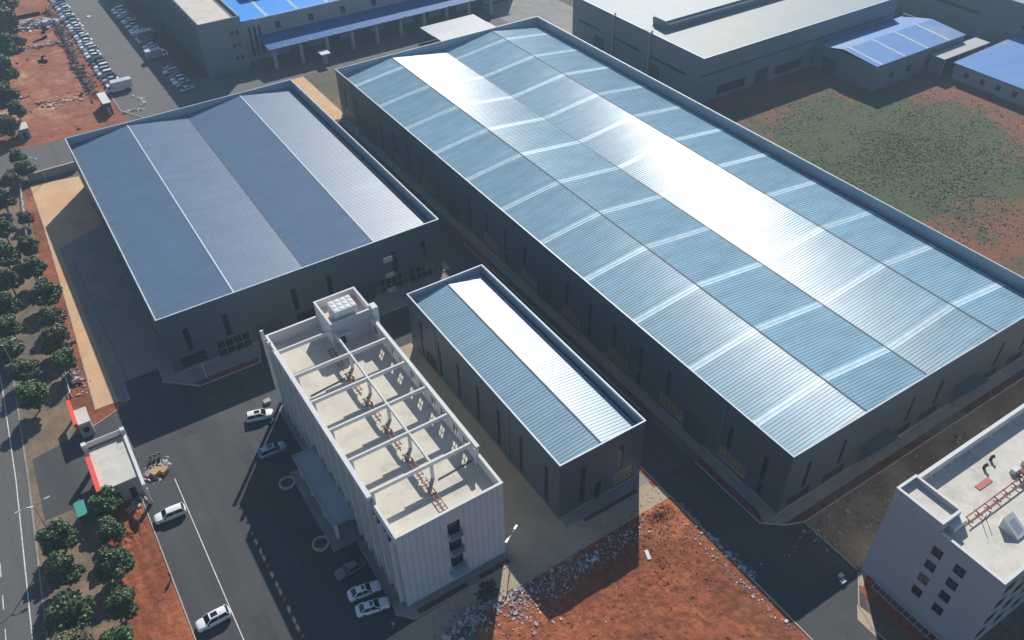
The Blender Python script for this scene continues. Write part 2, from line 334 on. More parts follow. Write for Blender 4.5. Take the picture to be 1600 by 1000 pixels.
kerb([(-4.3, 127.3), (-4.5, 125.3), (-9.1, 123.5)]); kerb([(-7.9, 127.5), (-6.5, 156), (-5.0, 194.5), (-4.5, 217)], 0.14, 0.1)
sheet('khaki_paving', [(14.5, 55.2), (27.5, 55.6), (31.2, 56.5), (64, 56.8), (64, 66.5), (62.9, 66.5), (62.9, 63.2), (46.9, 63.2), (46.9, 112), (37, 112), (37, 60.4), (21.6, 60.2), (15, 59.8)], 0.024, KHAKI)
kerb([(-6, 60), (-6, 104.5)], 0.16, 0.12); kerb([(-0.48, 56), (-0.48, 104)], 0.13, 0.02, 0.012, PAINT, name='yard_line')
kerb([(64, 12), (64, 56.8)], 0.18, 0.14); kerb([(27.5, 55.6), (16, 55.1)], 0.16, 0.12)
for k, (mx_, my_) in enumerate(((5, 118), (12, 108), (2, 90), (9, 74), (68, 60), (68.5, 38), (67.5, 95), (40, 118))):
    tag(MB().prism([(mx_+0.42*math.cos(2*PI*i/16), my_+0.42*math.sin(2*PI*i/16)) for i in range(16)], 0.017, 0.03).build('manhole_cover', mat('cast_iron', (0.03, 0.028, 0.026), 0.7)), kind='structure')
for x_, y_, w_, d_ in ((3.0, 112, 3.2, 6), (10, 96, 2.4, 9), (1.5, 66, 2.2, 7), (67, 78, 3, 5), (69, 52, 2, 8)):
    sheet('asphalt_patch', rect(x_, x_+w_, y_, y_+d_), 0.020, mat('patched_asphalt', (0.047, 0.049, 0.052), 0.9, var=0.2, scale=0.5))
# strips round the big warehouse
sheet('wall_path', [(73.4, 47), (75.2, 45.2), (75.2, 206), (73.4, 206)], 0.030, CONC)
sheet('planting_bed', [(72, 71), (73.4, 71), (73.4, 206), (72, 206)], 0.026, SOILB)
sheet('planting_bed', [(72, 45.5), (73.4, 46.8), (73.4, 60), (72, 60)], 0.026, SOILB)
sheet('wall_path', [(75.2, 45.2), (73.4, 47), (72.6, 45), (74.8, 43.3), (140.8, 43.3), (140.8, 45.2)], 0.028, CONC)
sheet('planting_bed', [(76, 43.2), (76.5, 42), (83.5, 42), (83.5, 43.2)], 0.034, SOILB)
sheet('planting_bed', [(94, 43.2), (94, 42), (108, 42), (108, 43.2)], 0.034, SOILB)
sheet('dirt_road', rect(77.8, 160, 31.9, 41.95), 0.010, DIRT)
sheet('planting_bed', [(118, 43.2), (118, 42), (142, 42), (142, 43.2)], 0.034, SOILB)
kerb([(72, 135), (72, 74)]); kerb([(72, 60), (72, 45.5), (74.7, 43.2), (77.8, 41.9), (150, 41.9)])
kerb([(77.75, 41.7), (77.75, 32)], 0.14, 0.1)
# in front of the left warehouse
sheet('wall_path', [(4.5, 133), (4.3, 127.9), (9.4, 123.1), (20.9, 123.1), (22.5, 128.3), (6.7, 128.3), (6.7, 133)], 0.032, CONC)
sheet('planting_bed', [(9.6, 123.2), (20.8, 123.2), (21.2, 124.6), (8.6, 124.6)], 0.036, SOILB)
kerb([(4.4, 133), (4.2, 127.8), (9.4, 123), (20.9, 123), (22.5, 128)])
sheet('wall_path', [(41, 128.3), (42.5, 124), (46, 122.6), (63, 122.6), (63, 128.3)], 0.032, CONC)
kerb([(41, 128), (42.5, 124), (46, 122.6), (63, 122.6)])
kerb([(63.4, 208), (63.4, 128.3)]); sheet('wall_path', rect(63.3, 65, 128.3, 208), 0.030, CONC)
# round the office and small warehouse
sheet('wall_path', [(18.5, 62.4), (20.6, 60.5), (37.2, 60.5), (37.2, 62.6), (20.6, 62.6), (20.6, 110), (19.2, 110), (19.2, 64)], 0.034, CONC)
sheet('planting_bed', [(21.5, 60.7), (29.5, 60.7), (29.5, 61.5), (21.5, 61.5)], 0.038, SOILB)
sheet('planting_bed', [(31.5, 60.7), (36.6, 60.7), (36.6, 61.5), (31.5, 61.5)], 0.038, SOILB)
kerb([(19.2, 76), (18.9, 62.3), (20.5, 60.4), (37.2, 60.4)], 0.14, 0.1)
sheet('wall_path', rect(47, 63.2, 61.0, 62.9), 0.034, CONC); sheet('planting_bed', rect(50, 60.5, 60.3, 61.0), 0.036, SOILB)
kerb([(62.9, 111), (62.9, 66), (64, 64), (64, 57)], 0.14, 0.1)
sheet('planting_bed', [(62.95, 59.6), (63.9, 59.6), (63.9, 65.5), (62.95, 66.5)], 0.03, SOIL)
# by the grey block lower right
sheet('khaki_paving', PP([(1341, 897), (1352, 882), (1358, 889), (1348, 918), (1340, 912)]), 0.022, KHAKI)
sheet('khaki_paving', PP([(1339, 944), (1360, 960), (1372, 998), (1340, 968)]), 0.022, KHAKI)
sheet('planting_bed', [(74.6, 14), (78.3, 14), (78.3, 30.8), (75.4, 29.5)], 0.02, SOIL)
kerb([(77.6, 31.6), (73.4, 28), (72.2, 24.5), (72, 10)], 0.14, 0.1)
# upper parts
sheet('parking_lot', [(24.2, 246), (28.6, 238), (150, 238), (150, 256), (52, 256), (47, 330), (47, 420), (28, 420), (24.5, 340)], 0.018, PARKM)
sheet('rear_lane', [(141, 150), (160.5, 150), (160.5, 214), (176, 214), (176, 256), (141, 256)], 0.012, CONC)
sheet('planting_bed', [(46.5, 258), (52, 254.5), (48.5, 330), (46.8, 330)], 0.026, SOILB)
kerb([(24.2, 345), (24.2, 246), (28.6, 238)], 0.2, 0.14)
# grassy field on the right
fm = bpy.data.materials.new('weedy_field'); fm.use_nodes = True
n = fm.node_tree.nodes; l = fm.node_tree.links; b = n['Principled BSDF']; b.inputs['Roughness'].default_value = 0.95
tc = n.new('ShaderNodeTexCoord'); mp = n.new('ShaderNodeMapping'); mp.vector_type = 'TEXTURE'
mp.inputs['Location'].default_value = (184, 108, 0); mp.inputs['Rotation'].default_value = (0, 0, 0.5); mp.inputs['Scale'].default_value = (42, 44, 50)
gr = n.new('ShaderNodeTexGradient'); gr.gradient_type = 'SPHERICAL'; l.new(tc.outputs['Object'], mp.inputs[0]); l.new(mp.outputs[0], gr.inputs[0])
def _noise(sc_, det=6.0):
    t = n.new('ShaderNodeTexNoise'); t.inputs['Scale'].default_value = sc_; t.inputs['Detail'].default_value = det; t.inputs['Roughness'].default_value = 0.65
    l.new(tc.outputs['Object'], t.inputs['Vector']); return t.outputs['Fac']
ad = n.new('ShaderNodeMath'); ad.operation = 'MULTIPLY_ADD'; ad.inputs[1].default_value = 1.5; l.new(_noise(0.07), ad.inputs[0]); l.new(gr.outputs['Fac'], ad.inputs[2])
mr = n.new('ShaderNodeMapRange'); mr.inputs['From Min'].default_value = 0.80; mr.inputs['From Max'].default_value = 1.05; l.new(ad.outputs[0], mr.inputs['Value'])
cr = n.new('ShaderNodeValToRGB'); cr.color_ramp.elements[0].position = 0.35; cr.color_ramp.elements[0].color = (0.24, 0.075, 0.036, 1)
cr.color_ramp.elements[1].position = 0.65; cr.color_ramp.elements[1].color = (0.16, 0.085, 0.05, 1); l.new(_noise(0.2), cr.inputs[0])
cg = n.new('ShaderNodeValToRGB'); cg.color_ramp.elements[0].position = 0.45; cg.color_ramp.elements[0].color = (0.055, 0.085, 0.03, 1)
cg.color_ramp.elements[1].position = 0.78; cg.color_ramp.elements[1].color = (0.13, 0.085, 0.055, 1); l.new(_noise(0.35), cg.inputs[0])
mx = n.new('ShaderNodeMix'); mx.data_type = 'RGBA'; l.new(mr.outputs[0], mx.inputs[0]); l.new(cr.outputs[0], mx.inputs[6]); l.new(cg.outputs[0], mx.inputs[7])
l.new(mx.outputs[2], b.inputs['Base Color'])
bp = n.new('ShaderNodeBump'); bp.inputs['Strength'].default_value = 0.9; bp.inputs['Distance'].default_value = 0.4; l.new(_noise(0.9, 8), bp.inputs['Height']); l.new(bp.outputs[0], b.inputs['Normal'])
sheet('field', rect(142.5, 262, 45, 155.5), 0.006, fm)
# uneven bare soil in front of the small warehouse
def relief(name, x0, x1, y0, y1, nx, ny, hfun, m):
    vs = []; fs = []
    for j in range(ny+1):
        for i in range(nx+1):
            x = x0+(x1-x0)*i/nx; y = y0+(y1-y0)*j/ny; vs.append((x, y, hfun(x, y)))
    for j in range(ny):
        for i in range(nx):
            a = j*(nx+1)+i; fs.append((a, a+1, a+nx+2, a+nx+1))
    me = bpy.data.meshes.new(name); me.from_pydata(vs, [], fs); me.materials.append(m)
    me.polygons.foreach_set('use_smooth', [True]*len(me.polygons)); me.update()
    return tag(link(name, me), kind='structure')
def edge(x, y, x0, x1, y0, y1, k=2.0): return max(0.0, min(1.0, min(x-x0, x1-x, y-y0, y1-y)/k))
def hsoil(x, y):
    e = edge(x, y, 27.7, 63.8, -5, 56.6)
    f = mnoise.fractal(Vector((x*0.22, y*0.22, 3.1)), 0.9, 2.1, 5)
    g = mnoise.fractal(Vector((x*0.9, y*0.9, 8.0)), 0.9, 2.0, 4)
    mound = 1.1*math.exp(-((x-60.8)**2/6+(y-55.2)**2/1.8))
    return 0.004+e*(0.16+0.22*f+0.09*g) + (mound+0.2*mound*g)*min(1, e*2.5)
relief('bare_soil', 27.7, 63.8, 24, 56.6, 190, 170, lambda x, y: max(0.004, hsoil(x, y)), SOIL)
def hleft(x, y):
    e = edge(x, y, -12.6, -6.2, 55, 103.5, 1.2)
    t = 0.10*math.sin((x+9.2)*3.0)*(1 if y < 93 else 0.3)
    g = mnoise.fractal(Vector((x*1.1, y*0.8, 5)), 0.9, 2.0, 4); hp = 0.4*math.exp(-((y-98)**2/14)) * (0.6+g)
    return max(0.004, 0.004+e*(0.08+t*0.5+0.07*g+hp))
relief('soil_strip', -12.6, -6.2, 55, 103.5, 50, 220, hleft, SOIL)
def hup(x, y):
    e = edge(x, y, -8, 18.8, 241, 340, 3)
    return max(0.004, 0.004+e*(0.15+0.35*mnoise.fractal(Vector((x*0.13, y*0.1, 1.7)), 0.9, 2.0, 5)))
relief('waste_ground', -8, 18.8, 241, 345, 90, 220, hup, mat('orange_soil', (0.27, 0.088, 0.04), 0.95, var=0.3, scale=0.08, var2=0.3, scale2=0.5, bump=0.8, bscale=0.8,
       col2=(0.40, 0.21, 0.11), c2scale=0.06, c2lo=0.52, c2hi=0.66))

# ------------------------------------------------------------------ warehouses
def corr_mesh(name, L, dx, dz, m, pitch=0.62, amp=0.06):
    nper = max(1, int(round(L/pitch))); pt = L/nper; vs = []; fs = []; ys = [(0.0, 0.0)]
    for k in range(nper): ys += [(pt*(k+f), h*amp) for f, h in ((0.42, 0.06), (0.80, 0.0), (0.845, 1.0), (0.955, 1.0), (1.0, 0.0))]
    for y, h in ys:
        for t in (0.0, 1.0): vs.append((dx*t, y, dz*t+h))
    for i in range(len(ys)-1): fs.append((2*i, 2*i+1, 2*i+3, 2*i+2))
    me = bpy.data.meshes.new(name); me.from_pydata(vs, [], fs); me.materials.append(m); me.update(); return me
def slopes(root, xs, zs, y0, y1, skl, sw, m, pitch, amp, skm=None):
    R0 = ORI[root]
    for k in range(len(xs)-1):
        dx, dz = xs[k+1]-xs[k], zs[k+1]-zs[k]; cuts = []
        cur = y0
        for s in sorted(skl): cuts.append((cur, s-sw/2, 0)); cuts.append((s-sw/2, s+sw/2, 1)); cur = s+sw/2
        cuts.append((cur, y1, 0)); cache = {}
        for a, c, isk in cuts:
            key = (round(c-a, 2), isk)
            if key not in cache: cache[key] = corr_mesh('skylight' if isk else 'roof_panel', c-a, dx, dz, (skm or SKYL) if isk else m, pitch, amp)
            link('skylight' if isk else 'roof_panel', cache[key], root, (xs[k]-R0.x, a-R0.y, zs[k]-R0.z+(0.02 if isk else 0)))
def coping(root, x0, x1, y0, y1, h, wd=0.19, m=None, t=0.09):
    m = m or COPING; e = 0.05
    for nm, b in (('coping', (x0-e, x1+e, y0-e, y0+wd)), ('coping', (x0-e, x1+e, y1-wd, y1+e)), ('coping', (x0-e, x0+wd, y0+wd, y1-wd)), ('coping', (x1-wd, x1+e, y0+wd, y1-wd))):
        MB().box(b[0], b[1], b[2], b[3], h, h+t).build(nm, m, root)
def warehouse(name, label, x0, x1, y0, y1, h, rx, zr, ze, skl, sw, m, wl, wn, pitch, amp, capm, wr=(), wf=()):
    root = empty(name, (x0, y0, 0), label, 'warehouse')
    walled(root, (x0, y0), (x1, y0), 0, h, CLAD, wn); walled(root, (x1, y0), (x1, y1), 0, h, CLAD, wr)
    walled(root, (x1, y1), (x0, y1), 0, h, CLAD, wf); walled(root, (x0, y1), (x0, y0), 0, h, CLAD, wl)
    # inner lining of the parapet
    i = 0.262
    MB().box(x1-0.30, x1-i, y0+0.3, y1-0.31, ze-0.6, h-0.01).build('parapet_lining', CLADIN, root)
    MB().box(x0+0.3, x1-0.32, y1-0.30, y1-i, ze-0.6, h-0.01).build('parapet_lining', CLADIN, root)
    coping(root, x0, x1, y0, y1, h)
    def plinth(L, wins, mk):
        cuts = sorted((c-wd/2, c+wd/2) for c, wd, zb, hh_, k in wins if zb < 0.6); cur = 0.0
        for a_, c_ in cuts+[(L, L)]:
            if a_-cur > 0.2: mk(cur, a_)
            cur = c_
    plinth(x1-x0, wn, lambda a_, c_: MB().box(x0+a_, x0+c_, y0-0.05, y0-0.004, 0.03, 0.55).build('plinth', CONC, root))
    plinth(y1-y0, wl, lambda a_, c_: MB().box(x0-0.05, x0-0.004, y1-c_, y1-a_, 0.03, 0.55).build('plinth', CONC, root))
    nd = max(2, int((y1-y0)/22))
    for k in range(nd): yy = y0+(y1-y0)*(k+0.5)/nd+1.9; MB().tube([(x0-0.12, yy, 0.05), (x0-0.12, yy, h-0.25)], 0.075, 6).build('downpipe', CLADG, root)
    xa, xb = x0+0.35, x1-0.9 if name != 'small_warehouse' else x1-0.75
    xs = [xa]+list(rx)+[xb]; zs = [ze]+[zr if k % 2 == 0 else ze for k in range(len(rx))]+[ze]
    slopes(root, xs, zs, y0+0.3, y1-0.32, skl, sw, m, pitch, amp)
    for k, x in enumerate(rx):
        if k % 2 == 0:
            b = MB(); y_0, y_1 = y0+0.28, y1-0.34
            b.quad((x-0.16, y_0, zr+0.05), (x, y_0, zr+0.10), (x, y_1, zr+0.10), (x-0.16, y_1, zr+0.05)); b.quad((x, y_0, zr+0.10), (x+0.16, y_0, zr+0.05), (x+0.16, y_1, zr+0.05), (x, y_1, zr+0.10))
            b.build('ridge_cap', capm[k], root)
        else: MB().box(x-0.13, x+0.13, y0+0.28, y1-0.34, ze-0.05, ze+0.085).build('valley_gutter', GUTTER, root)
    MB().box(xb-0.02, x1-0.30, y0+0.3, y1-0.31, ze-0.35, ze-0.3).build('eaves_gutter', GUTTER, root)
    return root
def slit(c): return (c, 1.0, 1.4, 8.0, 'slit')
Y1A = 207.08; Y0A = 45.14
wl = []
for k in range(22):
    y = 49.35+7.3*k
    if k in (2, 8, 13, 19): wl.append((Y1A-y, 5.0, 0.05, 4.6, 'door')); continue
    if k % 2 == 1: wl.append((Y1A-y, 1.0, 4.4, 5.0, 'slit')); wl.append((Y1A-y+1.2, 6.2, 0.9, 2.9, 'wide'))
    else: wl.append((Y1A-y, 1.0, 4.2, 5.2, 'slit')); wl.append((Y1A-y, 1.0, 1.0, 2.6, 'one'))
wn = []
for x in (79.9, 87.7, 103.9, 111.2, 127.8, 135.6):
    wn += [(x-75.17, 0.9, 3.6, 5.9, 'slit'), (x-75.17-0.5, 5.0, 0.8, 2.0, 'widd')]
wn += [(95.8-75.17, 5.0, 0.05, 4.2, 'door'), (119.5-75.17, 5.0, 0.05, 4.2, 'door')]
wf = [(8+10*k, 3.0, 4, 2.0, 'widd') for k in range(5)]
wA = warehouse('large_warehouse', 'largest warehouse, twin-gabled silver metal roof with pale skylight strips and charcoal walls', 75.17, 140.73, Y0A, Y1A, 13.53,
          [91.6, 107.95, 124.3], 13.0, 11.15, [54.1+14.5*k for k in range(11)], 1.5, ROOF_A, wl, wn, 0.62, 0.055, [RIDGE, None, RIDGE], [(20+20*k, 4.5, 0.05, 4.5, 'door') for k in range(7)], wf)
for x in (95.8, 119.5): MB().box(x-3.2, x+3.2, 42.9, 45.12, 4.75, 4.95).build('door_canopy', CLAD, wA)
wlB = [(208.66-128.34-(4+7.6*k), 3.4, 0.9, 2.4, 'widd') for k in range(10)]+[(208.66-128.34-(4+7.6*k), 1.0, 4.6, 4.8, 'slit') for k in range(10)]
wnB = []
for x in (10.7, 17.9, 31.3, 38.5, 52.5, 59.2):
    wnB += [(x-6.64, 1.1, 4.4, 5.0, 'slit')]
wnB += [(10.6-6.64, 4.6, 0.9, 2.4, 'widd'), (18.2-6.64, 6.4, 0.05, 3.6, 'shop'), (25.2-6.64, 5.0, 0.05, 4.2, 'door'), (34.4-6.64, 7.0, 0.9, 2.4, 'widd'), (45-6.64, 5.0, 0.05, 4.2, 'door'), (51.3-6.64, 5.2, 0.3, 3.3, 'shop'), (58.2-6.64, 5.2, 0.3, 3.3, 'shop')]
wB = warehouse('twin_gable_warehouse', 'left warehouse with slate blue twin-gabled metal roof without skylights', 6.64, 63.15, 128.34, 208.66, 13.18,
          [20.77, 34.95, 49.0], 12.75, 11.15, [], 1, ROOF_B, wlB, wnB, 0.55, 0.04, [CAP, None, CAP])
wlC = [(110.76-y, 0.95, 1.2, 8.3, 'slit') for y in (66.2, 73.2, 79.8, 86.3, 92.8, 99.4, 106.2)]+[(110.76-103, 4.0, 0.9, 3.0, 'widd')]
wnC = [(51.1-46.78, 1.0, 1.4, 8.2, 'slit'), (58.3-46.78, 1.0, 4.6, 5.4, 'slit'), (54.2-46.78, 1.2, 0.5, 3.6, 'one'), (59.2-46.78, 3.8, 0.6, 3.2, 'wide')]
wC = warehouse('small_warehouse', 'small narrow warehouse with single ridge, pale sunlit right roof slope', 46.78, 62.7, 62.88, 110.76, 12.77,
          [54.75], 12.1, 11.2, [], 1, ROOF_C, wlC, wnC, 0.62, 0.055, [RIDGE], [(5+7.0*k, 0.95, 1.2, 8.0, 'slit') for k in range(7)], [(4, 1, 2, 7, 'slit'), (12, 1, 2, 7, 'slit')])

# ------------------------------------------------------------------ office block with roof frame
X0, X1, Y0, Y1 = 20.62, 36.95, 62.62, 110.18
of = empty('office_building', (X0, Y0, 0), 'white four-storey office block with open beam frame on its roof', 'office')
FL = (2.9, 6.6, 10.3)
wn = [(29.0-X0, 2.0, z+0.1, 3.0, 'open') for z in FL]
walled(of, (X0, Y0), (X1, Y0), 0, 16.1, TILEW, wn)
for z in FL:
    MB().box(28.1, 29.9, Y0+0.35, Y0+0.45, z+0.1, z+3.1).build('pane', GLASS, of)
    lv = MB().box(27.95, 30.05, Y0-0.75, Y0-0.02, z+0.02, z+0.14).box(27.95, 28.02, Y0-0.75, Y0-0.05, z+0.14, z+1.3).box(29.98, 30.05, Y0-0.75, Y0-0.05, z+0.14, z+1.3)
    bo = lv.build('balcony', GREYW, of)
    MB().box(28.02, 29.98, Y0-0.75, Y0-0.69, z+0.14, z+1.3).build('balustrade', CLADL, bo)
MB().box(27.6, 30.4, Y0-1.3, Y0-0.02, 2.45, 2.7).build('porch_slab', GREYW, of)
bays = [Y0+1.2+3.36*k for k in range(14)]
wlD = [(Y1-(y+1.68), 2.3, z, 2.6, 'tall') for y in bays for z in (0.8, 4.4, 8.0, 11.4) if not (78 < y+1.68 < 93.6 and z < 4)]
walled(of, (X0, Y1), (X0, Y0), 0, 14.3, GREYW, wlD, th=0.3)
walled(of, (X1, Y0), (X1, Y1), 0, 14.3, TILEW, [(3.0+3.36*k, 1.6, z, 1.7, 'std') for k in range(13) for z in (1.2, 4.8, 8.4, 11.8)], th=0.3)
walled(of, (X1, Y1), (X0, Y1), 0, 16.1, TILEW, [(8, 1.6, z, 1.7, 'std') for z in (1.2, 4.8, 8.4, 11.8)])
MB().box(X0+0.31, X1-0.31, Y0+0.26, Y1-0.26, 13.7, 14.0).build('roof_slab', CREAM, of)
for y in bays+[bays[-1]+3.36]:
    MB().box(X0-0.55, X0-0.003, y-0.16, y+0.16, 0.05, 16.9 if y > 69 else 14.25).build('fin', WHITE, of)
    if y < bays[-1]+1: MB().box(X0-0.42, X0-0.003, y+1.68-0.06, y+1.68+0.06, 4.9 if 76 < y+1.68 < 94 else 0.3, 16.3 if y > 69 else 14.25).build('slim_fin', WHITE, of)
BE = [70.3+6.72*k for k in range(6)]
# left edge: spandrel and edge beam
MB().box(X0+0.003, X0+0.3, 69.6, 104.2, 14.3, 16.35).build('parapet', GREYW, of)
MB().box(X0-0.56, X0+0.12, 69.6, 104.2, 16.9, 17.4).build('edge_beam', WHITE, of)
MB().box(X0, X0+0.3, Y0+0.255, 69.58, 14.3, 16.1).build('parapet', WHITE, of)
MB().box(X0, X0+0.3, 104.22, Y1-0.255, 14.3, 16.1).build('parapet', WHITE, of)
MB().box(X1-0.3, X1, Y0+0.255, 68.9, 14.3, 16.1).build('parapet', WHITE, of)
for b in ((X0-0.06, X1+0.06, Y0-0.06, Y0+0.32), (X0-0.06, X0+0.36, Y0+0.32, 69.5), (X1-0.36, X1+0.06, Y0+0.32, 68.8), (X0-0.06, 29.6, Y1-0.32, Y1+0.06), (X0-0.06, X0+0.36, 104.3, Y1-0.32)):
    MB().box(*b, 16.1, 16.2).build('coping', WHITE, of)
# right screen wall with window openings
scr = [(y-68.95+dx, 1.5, 14.75, 1.75, 'cross') for y in BE[:5]+[63.58+0] for dx in (1.9, 4.8) if y > 68]
walled(of, (X1, 68.95), (X1, 103.9), 14.3, 17.4, WHITE, scr+[], th=0.3, name='screen_wall')
MB().box(X1-0.36, X1+0.2, 68.95, 103.25, 17.4, 17.6).build('edge_beam', WHITE, of)
for y in BE: MB().box(X0+0.13, X1-0.41, y-0.15, y+0.15, 16.75, 17.42).build('cross_beam', WHITE, of)
MB().box(29.98, 30.24, BE[0]+0.18, 103.2, 16.78, 17.40).build('spine_beam', WHITE, of)
for y in BE[:5]: MB().box(29.9, 30.32, y-0.2, y+0.2, 14.0, 16.79).build('column', WHITE, of)
for y in BE[:5]: MB().box(X0+0.32, X0+0.72, y-0.2, y+0.2, 14.0, 16.9).build('column', WHITE, of)
MB().box(X1-0.62, X1-0.31, 68.8, 69.2, 14.0, 17.4).build('column', WHITE, of)
for k in range(1, 18):
    xj = X0+0.907*k
    if not 27.4 < xj < 30.5: MB().box(xj-0.022, xj+0.022, Y0-0.006, Y0-0.001, 0.1, 16.0).build('wall_joint', CLADG, of)
# low screed upstands under the beams and pipes on the deck
for k, y in enumerate(BE[:5]): MB().box(24.5, 29.2, y-2.9, y-2.3, 14.0, 14.18).build('screed_kerb', CREAM, of)
for y in BE[:5]:
    q = MB().tube([(28.4, y+0.8, 14.5), (28.4, y+5.8, 14.5)], 0.09).tube([(29.1, y+0.8, 14.5), (29.1, y+5.8, 14.5)], 0.09)
    for t in range(4): q.tube([(28.2, y+1.2+1.5*t, 14.36), (29.3, y+1.2+1.5*t, 14.36)], 0.07)
    q.tube([(28.4, y+4.9, 14.05), (28.4, y+4.9, 15.2), (28.9, y+4.9, 15.2)], 0.09).tube([(29.1, y+3.9, 14.05), (29.1, y+3.9, 15.0)], 0.09)
    q.build('pipe_run', RUST, of)
q = MB().tube([(28.4, 63.2, 14.5), (28.4, 70.6, 14.5)], 0.08).tube([(29.1, 63.2, 14.5), (29.1, 70.6, 14.5)], 0.08)
for t in range(6): q.tube([(28.2, 63.6+1.3*t, 14.36), (29.3, 63.6+1.3*t, 14.36)], 0.07)
q.build('pipe_run', RUST, of)
MB().tube([(22.0, 95.0, 14.12), (28.0, 95.6, 14.12)], 0.09).build('drain_pipe', GUTTER, of)
MB().tube([(30.6, 69.6, 14.12), (36.3, 69.9, 14.12)], 0.08).build('drain_pipe', GUTTER, of)
# stair tower
TX0, TX1, TY0, TY1 = 29.7, 37.1, 103.3, 110.3
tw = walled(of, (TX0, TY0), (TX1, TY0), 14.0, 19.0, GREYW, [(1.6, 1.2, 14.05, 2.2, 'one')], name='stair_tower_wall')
walled(of, (TX1, TY0), (TX1, TY1), 14.0, 19.0, WHITE, [], name='stair_tower_wall'); walled(of, (TX1, TY1), (TX0, TY1), 14.0, 19.0, WHITE, [], name='stair_tower_wall')
walled(of, (TX0, TY1), (TX0, TY0), 14.0, 19.0, WHITE, [], name='stair_tower_wall')
MB().box(TX0+0.26, TX1-0.26, TY0+0.26, TY1-0.26, 17.3, 17.5).build('tower_slab', mat('pinkish_screed', (0.58, 0.47, 0.40), 0.85, var=0.1, scale=0.6), of)
for b in ((TX0-0.05, TX1+0.05, TY0-0.05, TY0+0.3), (TX0-0.05, TX1+0.05, TY1-0.3, TY1+0.05), (TX0-0.05, TX0+0.3, TY0+0.3, TY1-0.3), (TX1-0.3, TX1+0.05, TY0+0.3, TY1-0.3)):
    MB().box(*b, 19.0, 19.1).build('coping', WHITE, of)
MB().box(30.6, 32.6, TY0-0.8, TY0-0.02, 16.5, 16.65).build('door_hood', WHITE, of)
MB().box(TX1-0.1, TX1+0.9, TY0-0.6, TY0+0.9, 14.5, 19.45).build('corner_pier', WHITE, of)
# entrance canopy with platform
MB().box(16.7, X0-0.57, 78.0, 93.4, 4.2, 4.6).build('canopy_slab', GREYW, of)
for b in ((16.5, 16.7, 77.8, 93.6), (16.7, X0-0.57, 77.8, 78.0), (16.7, X0-0.57, 93.4, 93.6)): MB().box(*b, 4.15, 4.85).build('canopy_fascia', CLADL, of)
for y in (78.6, 83.4, 88.2, 92.8): MB().box(16.9, 17.35, y-0.22, y+0.22, 0.3, 4.2).build('column', WHITE, of)
MB().box(15.9, X0-0.57, 76.6, 94.6, 0.04, 0.3).build('platform', CONC, of)
for k in range(2): MB().box(15.9-0.35*(2-k), 15.898, 76.6, 94.6, 0.03, 0.21-0.09*(1-k)-0.02).build('step', CONC, of) if k else None
# water tank on the tower
tk = empty('water_tank', (31.0, 104.1, 17.5), 'white panelled water tank on top of the office stair tower', 'water tank')
TW, TD, TH = 4.0, 3.3, 2.8
tb = link('tank_body', MB().box(0.03, TW-0.03, 0.03, TD-0.03, 0.0, TH-0.03).mesh('tank_body', WHITE), tk)
def bulge(nm, wd, h):
    k = 0.12; b = MB(); i = 0
    b.v = [(0.02, 0.0, 0.02), (wd-0.02, 0.0, 0.02), (wd-0.02, 0.0, h-0.02), (0.02, 0.0, h-0.02), (wd*.28, -k, h*.28), (wd*.72, -k, h*.28), (wd*.72, -k, h*.72), (wd*.28, -k, h*.72)]
    b.f = [(4, 5, 6, 7), (0, 1, 5, 4), (1, 2, 6, 5), (2, 3, 7, 6), (3, 0, 4, 7)]
    return b.mesh(nm, WHITE)
bf = bulge('tank_panel', 1.0, 1.4); bs = bulge('tank_panel', 1.1, 1.4); bt = bulge('tank_panel', 1.0, 1.1)
for i in range(4):
    for j in range(2): link('tank_panel', bf, tk, (i*1.0, 0.03, j*1.4))
for i in range(3):
    for j in range(2): link('tank_panel', bs, tk, (0.03, TD-i*1.1, j*1.4), -PI/2); link('tank_panel', bs, tk, (TW-0.03, i*1.1, j*1.4), PI/2)
for i in range(4):
    for j in range(3):
        o = link('tank_panel', bt, tk, (i*1.0, j*1.1, TH-0.03)); o.rotation_euler = (-PI/2, 0, 0); o.location = (i*1.0, (j)*1.1, TH-0.03)

# ------------------------------------------------------------------ grey block lower right
gx0, gx1, gy0, gy1 = 78.32, 140.0, 15.8, 31.7
gb = empty('grey_office_block', (gx0, gy0, 0), 'grey office block at lower right with pale cluttered flat roof and red pipes', 'office')
wins = []
for yc in (23.9, 20.7):
    for zt in (14.5, 11.55, 8.6, 5.6): wins.append((gy1-yc, 1.45, zt-1.75, 1.75, 'std'))
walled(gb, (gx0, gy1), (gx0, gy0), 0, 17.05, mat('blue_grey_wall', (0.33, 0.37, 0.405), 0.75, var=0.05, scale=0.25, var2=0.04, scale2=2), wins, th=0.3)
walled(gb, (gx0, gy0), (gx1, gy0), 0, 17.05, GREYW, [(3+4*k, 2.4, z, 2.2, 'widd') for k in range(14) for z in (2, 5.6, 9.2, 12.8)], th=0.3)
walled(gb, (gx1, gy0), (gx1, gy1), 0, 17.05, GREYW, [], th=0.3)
walled(gb, (gx1, gy1), (gx0, gy1), 0, 17.9, WHITE, [(3+4*k, 2.0, z, 2.0, 'widd') for k in range(14) for z in (2, 5.6, 9.2, 12.8)], th=0.4)
MB().box(gx0+0.31, gx1-0.31, gy0+0.31, gy1-0.41, 15.9, 16.2).build('roof_slab', CREAM2, gb)
MB().box(gx0-0.05, gx0+0.36, gy0-0.05, 24.6, 17.05, 17.15).build('coping', WHITE, gb); MB().box(gx0+0.36, gx1, gy0-0.05, gy0+0.36, 17.05, 17.15).build('coping', WHITE, gb)
MB().box(82.5, gx1, gy1-0.45, gy1+0.05, 17.9, 18.0).build('coping', WHITE, gb)
tx1 = 82.2
